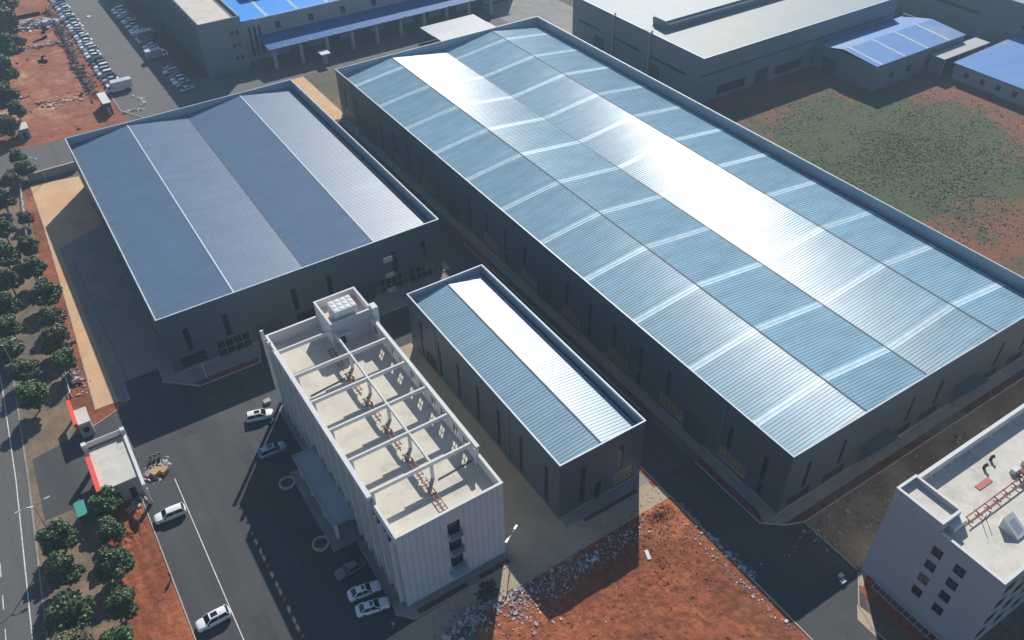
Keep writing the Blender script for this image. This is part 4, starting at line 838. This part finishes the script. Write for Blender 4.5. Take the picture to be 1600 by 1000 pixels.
def car_parts(kind):
    if kind == 'suv':
        S_ = [(2.36, .42, .72, .62), (2.28, .30, .86, .80), (1.95, .24, .97, .90), (1.4, .22, 1.02, .93), (.9, .22, 1.06, .94), (-.5, .22, 1.08, .94), (-1.7, .24, 1.08, .93), (-2.15, .28, 1.04, .90), (-2.33, .36, .92, .82), (-2.38, .45, .8, .7)]
        fr = [(1.15, 1.03, .82), (-2.22, 1.03, .80), (.35, 1.60, .66), (-1.86, 1.60, .64)]; rx = (.40, -1.92, .66, 1.60)
        sr = (.15, -.75)
    else:
        S_ = [(2.36, .40, .66, .62), (2.26, .28, .78, .80), (1.9, .22, .88, .89), (1.2, .20, .95, .91), (.7, .20, .97, .92), (-.6, .20, .98, .92), (-1.5, .22, 1.0, .91), (-2.1, .26, .98, .87), (-2.32, .36, .88, .80), (-2.38, .44, .76, .68)]
        fr = [(1.0, .93, .80), (-1.85, .96, .76), (.25, 1.44, .62), (-1.1, 1.43, .60)]; rx = (.30, -1.15, .62, 1.44)
        sr = (.1, -.3)
    body = loft(S_, CARM['white'], 'body'); glass = frustum(fr, CGLASS, 'window_glass')
    b = MB(); x0_, x1_, w_, z_ = rx; N = 6
    for i in range(N+1):
        x = x0_+(x1_-x0_)*i/N; e = 1-abs(2*i/N-1)**3*.05; zz = z_+.05*(1-abs(2*i/N-1)**2)
        b.v += [(x, -w_*e, z_-.03), (x, -w_*e*.85, zz), (x, w_*e*.85, zz), (x, w_*e, z_-.03)]
    for i in range(N):
        for j in range(3): b.f.append((4*i+j, 4*i+4+j, 4*i+5+j, 4*i+1+j))
    roof = b.mesh('roof', CARM['white'], smooth=True)
    pl = []; (a, za, wa), (bb, zb, wb_), (c, zc, wc), (d_, zd, wd_) = fr
    for sg in (1, -1):
        for p_, q_, r_ in (((a, sg*wa, za), (c, sg*wc, zc), .05), ((bb, sg*wb_, zb), (d_, sg*wd_, zd), .07), (((a+bb)/2, sg*(wa+wb_)/2, za), ((c+d_)/2+.05, sg*(wc+wd_)/2, zc), .04)):
            pl.append(MB().tube([p_, q_], r_, 5).mesh('pillar', CARM['white']))
    pill = pl
    sun_ = MB().box(sr[1], sr[0], -.36, .36, z_+.03, z_+.062).mesh('sunroof', CGLASS)
    ty = MB().tube([(0, -.12, 0), (0, .12, 0)], .34, 14).mesh('wheel', TYRE); rm = MB().tube([(0, -.125, 0), (0, .125, 0)], .21, 10).mesh('rim', RIM)
    hl = MB().box(-.12, .06, -.17, .17, -.06, .06).mesh('headlight', LAMPM); tl = MB().box(-.05, .1, -.15, .15, -.08, .08).mesh('tail_light', TAILM)
    mi = MB().box(-.08, .08, -.1, .1, -.06, .07).mesh('mirror', DARK); br = MB().box(-.03, .03, -.26, .26, -.05, .05).mesh('number_plate', COPING)
    return dict(body=body, glass=glass, roof=roof, pill=pill, sun=sun_, ty=ty, rm=rm, hl=hl, tl=tl, mi=mi, br=br, hz=(.70 if kind == 'suv' else .62))
CP = {k: car_parts(k) for k in ('suv', 'sedan')}
def car(kind, colour, label, x, y, ang, group=None, sunroof=False, z=0.03):
    p = CP[kind]; r = empty('parked_car', (x, y, z), label, 'car', group, ang); pm = CARM[colour]
    bd = link('body', p['body'], r, m=pm); link('window_glass', p['glass'], r); rf = link('roof', p['roof'], r, m=pm); [link('pillar', pm_, r, m=pm) for pm_ in (p['pill'] if group is None else [])]
    if sunroof: link('sunroof', p['sun'], rf)
    for wx in (1.42, -1.42):
        for wy in (.80, -.80): wo = link('wheel', p['ty'], r, (wx, wy, .34)); link('rim', p['rm'], wo)
    for sg in (1, -1):
        link('headlight', p['hl'], r, (2.2, sg*.62, p['hz'])); link('tail_light', p['tl'], r, (-2.33, sg*.62, p['hz']+.1)); link('mirror', p['mi'], r, (.85, sg*1.0, 1.02))
    link('number_plate', p['br'], bd, (-2.385, 0, .6)); return r
def car_px(kind, colour, label, front, rear, **kw):
    a, c = P(*front, 0.7), P(*rear, 0.7); m_ = (a+c)/2; return car(kind, colour, label, m_.x, m_.y, math.atan2(a.y-c.y, a.x-c.x), **kw)
car_px('suv', 'white', 'white SUV in the yard near the gatehouse, beside red soil heap', (243, 812), (288, 794), sunroof=False)
car_px('suv', 'white', 'white SUV with black sunroof at the bottom of the yard', (308, 980), (358, 954), sunroof=True)
car_px('suv', 'white', 'white SUV nearest the far end of the office facade, half in sun', (427, 644), (384, 654), sunroof=True)
car_px('suv', 'steel blue', 'shaded silver-blue car with long glass roof beside the entrance canopy', (446, 694), (406, 711), sunroof=True)
car_px('sedan', 'grey', 'dark grey car in deep shade above the two white sedans', (532, 897), (562, 880))
car_px('sedan', 'white', 'upper of two white sedans in the office shadow', (593, 913), (545, 932), sunroof=True)
car_px('sedan', 'white', 'lower of two white sedans in the office shadow', (605, 940), (559, 955), sunroof=True)
rc = random.Random(5)
ORD = ['first', 'second', 'third', 'fourth', 'fifth', 'sixth', 'seventh', 'eighth', 'ninth', 'tenth', 'eleventh', 'twelfth', 'thirteenth', 'fourteenth', 'fifteenth', 'sixteenth', 'seventeenth', 'eighteenth', 'nineteenth', 'twentieth',
       'twenty-first', 'twenty-second', 'twenty-third', 'twenty-fourth', 'twenty-fifth', 'twenty-sixth', 'twenty-seventh', 'twenty-eighth', 'twenty-ninth', 'thirtieth', 'thirty-first', 'thirty-second']
cols = ['red', 'silver', 'black', 'white', 'silver', 'white', 'grey', 'black', 'white', 'white', 'silver', 'white', 'silver', 'white', 'silver', 'white', 'grey', 'silver', 'white', 'white', 'silver', 'grey', 'white', 'silver', 'black', 'white', 'silver', 'blue', 'silver', 'white', 'grey', 'white']
y = 265.2; k = 0
while y < 356 and k < 32:
    x = 26.3+rc.uniform(-.3, .3)
    car('suv' if rc.random() < .45 else 'sedan', cols[k], '%s car, %s up from the box truck in the sunlit parking row' % (cols[k], ORD[k]), x, y, PI+rc.uniform(-.05, .05), group='cars in the sunlit parking row')
    y += 2.75+(rc.uniform(0, .3)); k += 1
    if k in (8, 20): y += 1.2
k = 0
cols = ['silver', 'grey', 'white', 'silver', 'blue', 'silver', 'grey', 'silver', 'white', 'black', 'silver', 'white', 'grey', 'silver', 'white', 'silver', 'grey', 'white', 'black', 'silver', 'white', 'silver']
ys = [248.6, 251.6, 254.3, 256.9, 259.6, 263.6, 266.4, 285, 287.8, 290.5, 293.4, 296.1, 299, 302, 304.8, 309, 312, 315, 318, 321, 325, 328]
for k, y in enumerate(ys):
    car('suv' if rc.random() < .4 else 'sedan', cols[k], '%s car, %s up the shaded row beside the finned office wing' % (cols[k], ORD[k]), 44.0-(y-248)*.02+rc.uniform(-.3, .3), y, rc.uniform(-.06, .06)+(PI if k else 0.35), group='cars in the shaded parking row')
def truck(label, x, y, ang, boxm, L=5.6, cabm=None):
    r = empty('box_truck', (x, y, 0.02), label, 'truck', None, ang)
    link('chassis', MB().box(-L/2-.4, 2.9+.6, -.45, .45, .55, .8).mesh('chassis', DARK), r)
    bx = link('cargo_box', MB().box(-L/2-.8, L/2-.8, -1.15, 1.15, .8, 3.1).mesh('cargo_box', boxm), r)
    link('box_trim', MB().box(-L/2-.84, L/2-.76, -1.19, 1.19, 3.1, 3.16).mesh('box_trim', COPING), bx)
    cb = MB(); c0 = L/2-.7; cb.v = [(c0, -1.05, .5), (c0+1.8, -1.05, .5), (c0+1.8, 1.05, .5), (c0, 1.05, .5), (c0, -1.0, 2.3), (c0+1.25, -.95, 2.3), (c0+1.25, .95, 2.3), (c0, 1.0, 2.3), (c0+1.75, -1.05, 1.35), (c0+1.75, 1.05, 1.35)]
    cb.f = [(0, 3, 2, 1), (4, 5, 6, 7), (0, 1, 8, 5, 4), (2, 3, 7, 6, 9), (3, 0, 4, 7), (1, 2, 9, 8), (8, 9, 6, 5)]
    cbo = link('cab', cb.mesh('cab', cabm or CARM['white']), r)
    ws = MB(); ws.quad((c0+1.74, -.9, 1.42), (c0+1.74, .9, 1.42), (c0+1.32, .82, 2.2), (c0+1.32, -.82, 2.2)); ws.v = [(a+.03, b_, c) for a, b_, c in ws.v]; link('windscreen', ws.mesh('windscreen', CGLASS), cbo)
    for sg in (1, -1): link('side_window', MB().box(c0+.35, c0+1.15, sg*1.04-.015, sg*1.04+.015, 1.45, 2.1).mesh('side_window', CGLASS), cbo)
    ty = MB().tube([(0, -.16, 0), (0, .16, 0)], .42, 14).mesh('wheel', TYRE); rm = MB().tube([(0, -.165, 0), (0, .165, 0)], .22, 10).mesh('rim', RIM)
    for wx in (c0+.9, -L/2+.6):
        for wy in (.92, -.92): wo = link('wheel', ty, r, (wx, wy, .42)); link('rim', rm, wo)
    for sg in (1, -1): link('headlight', MB().box(c0+1.75, c0+1.84, sg*.8-.15, sg*.8+.15, .75, .95).mesh('headlight', LAMPM), r)
    return r
q = P(186, 134, 1.5); truck('white box truck parked at the near end of the sunlit car row', q.x, q.y, PI, WHITE)
q = P(243, 84, 1.2); truck('pale flat truck parked between groups of cars in the shaded row', q.x, q.y-1, 0.1, CLADL, 4.6)
q = P(230, 56, 1.2); truck('grey van-like truck parked in the shaded row above the pale truck', q.x, q.y, 0.1, CLADG, 5.0, CARM['grey'])
# site hut wagon at end of the railing
hu = empty('site_hut', (21.2, 248, 0), 'narrow dark site hut with white roof at the end of the railing', 'hut')
MB().box(20.4, 22.2, 245.6, 253.2, 0.0, 3.4).build('wall', mat('hut_wall', (0.05, 0.055, 0.06), 0.7), hu); MB().box(20.2, 22.4, 245.4, 253.4, 3.4, 3.6).build('roof', WHITE, hu); MB().box(20.8, 21.7, 245.55, 245.598, 0.05, 2.2).build('door', CLADL, hu)
hw = empty('white_hut', (0, 249, 0), 'small hut with pale roof beside the side street trees', 'hut'); q = P(34, 198, 2.8)
MB().box(q.x-1.6, q.x+1.4, q.y-2.2, q.y+2.2, 2.8, 3.0).build('roof', mat('pale_green_roof', (0.5, 0.56, 0.5), 0.6), hw); MB().box(q.x-1.4, q.x+1.2, q.y-2.0, q.y+2.0, 0, 2.8).build('wall', CLADG, hw); MB().box(q.x-.5, q.x+.4, q.y-2.04, q.y-2.002, 0.02, 2.0).build('door', DARK, hw)
gn = empty('green_canopy', (0, 275, 0), 'small green striped canopy under the big trees at left edge', 'canopy'); q = P(8, 118, 3)
MB().box(q.x-2.5, q.x+2.5, q.y-3, q.y+3, 3.0, 3.15).build('sheet', mat('green_sheet', (0.18, 0.36, 0.26), 0.6), gn)
for dx in (-2.3, 2.3):
    for dy in (-2.8, 2.8): MB().tube([(q.x+dx, q.y+dy, 0), (q.x+dx, q.y+dy, 3)], .06, 6).build('post', STEEL, gn)

# ------------------------------------------------------------------ rubble, debris, clutter
RUB = mat('rubble_mix', (0.4, 0.4, 0.4), 0.9, island=[(0.20, 0.16, 0.13), (0.55, 0.53, 0.50), (0.30, 0.28, 0.26), (0.68, 0.67, 0.64), (0.14, 0.08, 0.06), (0.45, 0.42, 0.40)])
RUBR = mat('soil_clods', (0.3, 0.1, 0.05), 0.95, island=[(0.19, 0.055, 0.024), (0.26, 0.08, 0.035), (0.32, 0.12, 0.06), (0.22, 0.07, 0.03)])
RUBB = mat('dark_rubble', (0.2, 0.2, 0.2), 0.9, island=[(0.09, 0.085, 0.08), (0.24, 0.23, 0.23), (0.45, 0.46, 0.48), (0.06, 0.045, 0.04), (0.62, 0.64, 0.67), (0.15, 0.09, 0.06)])
def rubble(label, centres, n_, smin, smax, m, hfun=None, name='rubble', cat='rubble', flat=0.5):
    b = MB(); rr = random.Random(len(label)); wts_ = [rr.uniform(.15, 1.6) for _ in centres]
    centres = [(c[0]+rr.gauss(0, .25*c[3]), c[1]+rr.gauss(0, .25*c[3]), c[2]*rr.uniform(.7, 1.3), c[3]*rr.uniform(.6, 1.5), c[4]+rr.uniform(-.3, .3), c[5]) for c in centres]
    for _ in range(n_):
        cx, cy, sx, sy, ang, hh = rr.choices(centres, wts_)[0]; u, v = rr.gauss(0, .5), rr.gauss(0, .5)
        x = cx+u*sx*math.cos(ang)-v*sy*math.sin(ang); yv = cy+u*sx*math.sin(ang)+v*sy*math.cos(ang)
        s1 = smin+(smax-smin)*rr.random()**2.2*(1 if rr.random() < .93 else 2.0); z = hh*max(0, 1-(u*u+v*v)*.8)*rr.random() + (hfun(x, yv) if hfun else 0)
        b.rbox((x, yv, z+s1*flat*.2), (s1, s1*rr.uniform(.35, .9), s1*rr.uniform(.15, flat)), Matrix.Rotation(rr.uniform(0, 6), 3, 'Z') @ Matrix.Rotation(rr.uniform(-.5, .5), 3, 'X'))
    o = b.build(name, m); return tag(o, label, cat, None, 'stuff')
h0 = lambda x, y: max(0, hsoil(x, y)) if 27.7 < x < 63.8 and 24 < y < 56.6 else 0.02
def band(pts, k, sx, sy, hh):
    w_ = [P(*p) for p in pts]; res = []
    for a, c in zip(w_, w_[1:]):
        for i in range(k): q = a+(c-a)*((i+.5)/k); res.append((q.x, q.y, sx, sy, math.atan2((c-a).y, (c-a).x), hh))
    return res
rubble('bluish heap of broken building waste along the shaded edge of the red soil', band([(812, 948), (870, 905), (930, 870), (985, 828)], 6, 3.0, 1.5, 0.22), 1300, .05, .38, RUBB, h0)
rubble('pale splintered waste heap at the left tip of the red soil', band([(772, 945), (812, 925)], 3, 2.0, 1.1, 0.25), 420, .04, .35, RUB, h0)
rubble('pale stones scattered along the kerb right of the red soil', band([(1058, 806), (1100, 850), (1140, 895), (1190, 940), (1240, 990)], 4, 2.4, 0.9, 0.10), 260, .05, .3, RUB, h0)
rubble('dark rubbish strip against the road kerb right of the red soil', band([(1075, 805), (1140, 868), (1170, 898)], 4, 2.6, 0.6, 0.12), 240, .08, .45, RUBB, h0)
rubble('white chips strewn over the lower left red soil', [(36, 50, 9, 6, 0, .1), (33, 53, 5, 3, 0, .1), (45, 44, 18, 12, 0, .05)], 330, .08, .35, RUB, h0)
rubble('red soil clods covering the central bare ground', [(46, 45, 22, 16, 0, 0.05), (56, 50, 10, 8, 0, .1), (50, 36, 24, 12, 0, .05)], 5200, .05, .22, RUBR, h0, 'soil_clods', 'soil')
rubble('clumped soil and stones on the small dark mound by the kerb corner', [(60.8, 55.2, 3, 1.5, 0, .1)], 260, .07, .3, RUBR, h0)
rubble('grey building waste dumped by the kerb left of the red soil', band([(690, 990), (760, 950)], 3, 3, 1.6, .4), 240, .2, .7, RUBB)
rubble('bricks and scraps heaped between the gatehouse and the yard', [(*(P(218, 782).xy), 2.2, 1.6, .6, .5), (*(P(238, 740).xy), 2.4, 1.2, .6, .5)], 300, .12, .6, RUB)
rubble('white stones ringing the soil corner by the parking lot', band([(185, 178), (215, 172), (224, 160), (214, 152)], 4, 2.2, .7, .2), 130, .3, 1.0, RUB)
rubble('white and lilac waste piled on the platform of the waste ground', band([(40, 42), (82, 36)], 4, 7, 3, 1.6), 500, .4, 1.6, mat('lilac_waste', (0.5, 0.5, 0.6), 0.8, island=[(0.6, 0.6, 0.62), (0.3, 0.3, 0.42), (0.45, 0.3, 0.28), (0.7, 0.69, 0.68), (0.12, 0.11, 0.12)]))
rubble('pinkish stone rows along the middle of the waste ground', band([(50, 75), (100, 65)], 4, 6, 2.4, .5)+band([(80, 165), (120, 158)], 4, 5, 3, .4)+band([(20, 158), (50, 150)], 3, 4, .5, .3), 650, .3, 1.0, mat('pink_stone', (0.4, 0.25, 0.2), 0.9, island=[(0.45, 0.26, 0.19), (0.32, 0.16, 0.11), (0.55, 0.40, 0.32), (0.2, 0.12, 0.1)]))
rubble('dark spoil and stones heaped along the railing foot', band([(78, 15), (100, 60), (125, 110), (150, 150)], 8, 5, 1.4, .5), 900, .3, 1.0, mat('spoil_mix', (0.1, 0.08, 0.07), 0.95, island=[(0.05, 0.045, 0.045), (0.13, 0.10, 0.09), (0.22, 0.15, 0.12), (0.09, 0.075, 0.07)]))
rubble('rusty and white clutter beside the guard booth under the trees', [(*(P(108, 608).xy), 1.8, 4.5, 0, .5)], 160, .2, .8, mat('booth_clutter', (0.4, 0.3, 0.3), 0.8, island=[(0.5, 0.5, 0.52), (0.25, 0.06, 0.04), (0.12, 0.14, 0.2), (0.6, 0.45, 0.4)]))
rubble('stones and scraps on the dirt road beside the grey block', [(88, 38, 12, 5, 0, .05), (110, 36.5, 5, 3, 0, .7), (104, 38, 22, 5, 0, .05)], 420, .15, .6, mat('dirt_scraps', (0.3, 0.2, 0.15), 0.9, island=[(0.30, 0.19, 0.13), (0.16, 0.10, 0.07), (0.45, 0.38, 0.32), (0.22, 0.2, 0.19)]))
rubble('litter along the front of the long lane between the warehouses', [(74, 199, 2, 5, 0, .5), (76, 203, 1.5, 3, 0, .4)], 90, .3, 1.1, RUB)
rubble('weeds and dark scrap at the near corner of the paving', [(*(P(760, 925).xy), 1.6, 1.0, .4, .5)], 160, .15, .5, mat('dry_weeds', (0.05, 0.05, 0.04), 0.9, island=[(0.03, 0.035, 0.025), (0.07, 0.065, 0.05), (0.05, 0.05, 0.05)]))
sl = MB().rbox((0, 0, .1), (1.6, .55, .2), Matrix.Identity(3)).mesh('concrete_slab', WHITE); q = P(1012, 868); o = link('concrete_slab', sl, None, (q.x, q.y, h0(q.x, q.y)), 1.2); tag(o, 'white slab lying alone on the sunlit red soil', 'slab')
# crates and pallets near the gate
def crate(label, px_, py_, w_, d_, h_, ang):
    q = P(px_, py_); r = empty('wooden_crate', (q.x, q.y, 0.02), label, 'crate', None, ang)
    for k in range(5): y_ = -d_/2+d_*k/5; link('slat', MB().box(-w_/2, w_/2, y_+.02, y_+d_/5-.02, h_-.06, h_).mesh('slat', WOODC), r)
    for sg in (-1, 1): link('side_panel', MB().box(-w_/2, w_/2, sg*d_/2-.03, sg*d_/2+.03, 0, h_-.06).mesh('side_panel', WOODC), r); link('end_panel', MB().box(sg*w_/2-.03, sg*w_/2+.03, -d_/2+.03, d_/2-.03, 0, h_-.06).mesh('end_panel', WOODC), r)
crate('larger wooden crate by the gatehouse corner', 245, 741, 1.4, 1.1, .9, .5); crate('smaller wooden crate on the yard side of the larger crate', 258, 738, 1.1, .9, .8, .6); crate('pale board crate lying beside the red soil heap', 206, 797, 1.5, 1.0, .6, .4)
def bike(label, px_, py_, ang, colr):
    q = P(px_, py_); r = empty('motorbike', (q.x, q.y, 0.02), label, 'motorbike', None, ang)
    me = MB().tube([(0, -.06, 0), (0, .06, 0)], .3, 12).mesh('wheel', TYRE)
    for x in (.62, -.62): link('wheel', me, r, (x, 0, .3))
    link('frame', MB().tube([(-.62, 0, .3), (-.2, 0, .55), (.35, 0, .6), (.62, 0, .3)], .06, 6).tube([(.62, 0, .3), (.42, 0, 1.0)], .04, 6).mesh('frame', DARK), r)
    link('fairing', MB().rbox((.05, 0, .5), (.8, .28, .32), Matrix.Identity(3)).rbox((.45, 0, .75), (.14, .34, .5), Matrix.Rotation(-.25, 3, 'Y')).mesh('fairing', CARM[colr]), r)
    link('saddle', MB().rbox((-.25, 0, .78), (.75, .26, .12), Matrix.Identity(3)).mesh('saddle', DARK), r); link('handlebar', MB().tube([(.40, -.34, 1.02), (.42, 0, .98), (.40, .34, 1.02)], .03, 6).mesh('handlebar', STEEL), r)
bike('white motorbike beside the white SUV at the office', 425, 662, .5, 'white'); bike('dark motorbike nearest the gatehouse wall', 236, 722, 1.3, 'black'); bike('dark motorbike second in the line by the gatehouse', 243, 719, 1.3, 'grey'); bike('red motorbike at the yard end of the line by the gatehouse', 250, 716, 1.3, 'red')
bike('pale motorbike left at the bottom edge of the shaded forecourt', 613, 983, .6, 'silver')
rk = empty('concrete_block', (0, 0, 0), 'pale concrete block on the paving by the far end of the office', 'block'); q = P(418, 629); rk.location = (q.x, q.y, 0.02); link('block', MB().rbox((0, 0, .25), (1.1, .8, .5), Matrix.Identity(3)).rbox((0, 0, .53), (1.2, .9, .06), Matrix.Identity(3)).mesh('block', CLADL), rk)
for lab, px_, py_ in (('white box at the road corner near the grey block, nearer one', 1316, 911), ('pale box at the road corner near the grey block, farther one', 1313, 902)):
    q = P(px_, py_); bx = empty('utility_box', (q.x, q.y, 0.02), lab, 'box'); link('case', MB().box(-.35, .35, -.25, .25, 0, .5).mesh('case', CLADL), bx); link('lid', MB().box(-.4, .4, -.3, .3, .5, .55).mesh('lid', COPING), bx)
# person standing by the yard kerb
def person(label, x, y, ang):
    V = [(0, 0, .95), (0, 0, 1.15), (0, 0, 1.38), (0, 0, 1.50), (0, 0, 1.62), (.0, .19, 1.40), (.03, .24, 1.12), (.12, .20, .90), (0, -.19, 1.40), (.03, -.24, 1.12), (.10, -.22, .88), (0, .10, .88), (.03, .11, .50), (0, .12, .08), (.14, .12, .03), (0, -.10, .88), (-.04, -.11, .50), (-.08, -.12, .08), (.06, -.12, .03), (0.01, 0, 1.70)]
    E_ = [(0, 1), (1, 2), (2, 3), (3, 4), (4, 19), (2, 5), (5, 6), (6, 7), (2, 8), (8, 9), (9, 10), (0, 11), (11, 12), (12, 13), (13, 14), (0, 15), (15, 16), (16, 17), (17, 18)]
    Rr = [.15, .14, .15, .055, .095, .065, .05, .04, .065, .05, .04, .09, .065, .045, .045, .09, .065, .045, .045, .07]
    me = bpy.data.meshes.new('person'); me.from_pydata(V, E_, []); o = link('person', me, None, (x, y, 0.02), ang)
    sk = o.modifiers.new('skin', 'SKIN'); o.modifiers.new('sub', 'SUBSURF').levels = 1
    for i, v in enumerate(me.skin_vertices[0].data): v.radius = (Rr[i], Rr[i]); v.use_root = (i == 0)
    me.materials.append(mat('dark_clothes', (0.02, 0.02, 0.024), 0.85)); tag(o, label, 'person')
    hb_ = MB().tube([(0, 0, 1.62), (0, 0, 1.74), (-.02, 0, 1.77)], [.10, .105, .03], 10).mesh('hair', DARK); link('hair', hb_, o)
q = P(268, 905); person('person in dark clothes standing at the kerb of the yard beside red soil', q.x, q.y, .4)
# weeds in the field
b_v = []; b_f = []; rr = random.Random(3)
for _ in range(15000):
    u, v = rr.gauss(0, .42), rr.gauss(0, .42); x, yv = 184+u*46, 106+v*44
    if not (143 < x < 228 and 58 < yv < 152) or mnoise.noise(Vector((x*.06, yv*.06, 2)))+.5*mnoise.noise(Vector((x*.3, yv*.3, 5))) < rr.uniform(-.6, .5): continue
    for _k in range(2):
        a = rr.uniform(0, 6.3); s1 = rr.uniform(.10, .30); i = len(b_v); dx, dy = math.cos(a)*s1, math.sin(a)*s1; lx, ly = rr.uniform(-.3, .3), rr.uniform(-.3, .3)
        ox, oy = -dy*.8, dx*.8; z1, z2 = rr.uniform(.03, .16), rr.uniform(.08, .3); b_v += [(x-dx, yv-dy, z1), (x+ox, yv+oy, z2), (x+dx, yv+dy, z1), (x-ox, yv-oy, z1)]; b_f.append((i, i+1, i+2, i+3))
me = bpy.data.meshes.new('weeds'); me.from_pydata(b_v, [], b_f); me.materials.append(GRASS); me.update()
tag(link('weeds', me), 'low green and brown weeds covering the field right of the big warehouse', 'weeds', None, 'stuff')
# ------------------------------------------------------------------ thin blue air
hzm = bpy.data.materials.new('haze'); hzm.use_nodes = True; hn = hzm.node_tree.nodes; hl_ = hzm.node_tree.links; hn.remove(hn['Principled BSDF'])
pv = hn.new('ShaderNodeVolumePrincipled'); pv.inputs['Color'].default_value = (0.55, 0.78, 1.0, 1); pv.inputs['Density'].default_value = 0.00038; pv.inputs['Anisotropy'].default_value = 0.2
hl_.new(pv.outputs[0], hn['Material Output'].inputs['Volume'])
hz = MB().box(-160, 420, -60, 480, -1.0, 108.5).build('haze', hzm); tag(hz, 'thin bluish haze in the air over the whole site', 'haze', None, 'stuff')
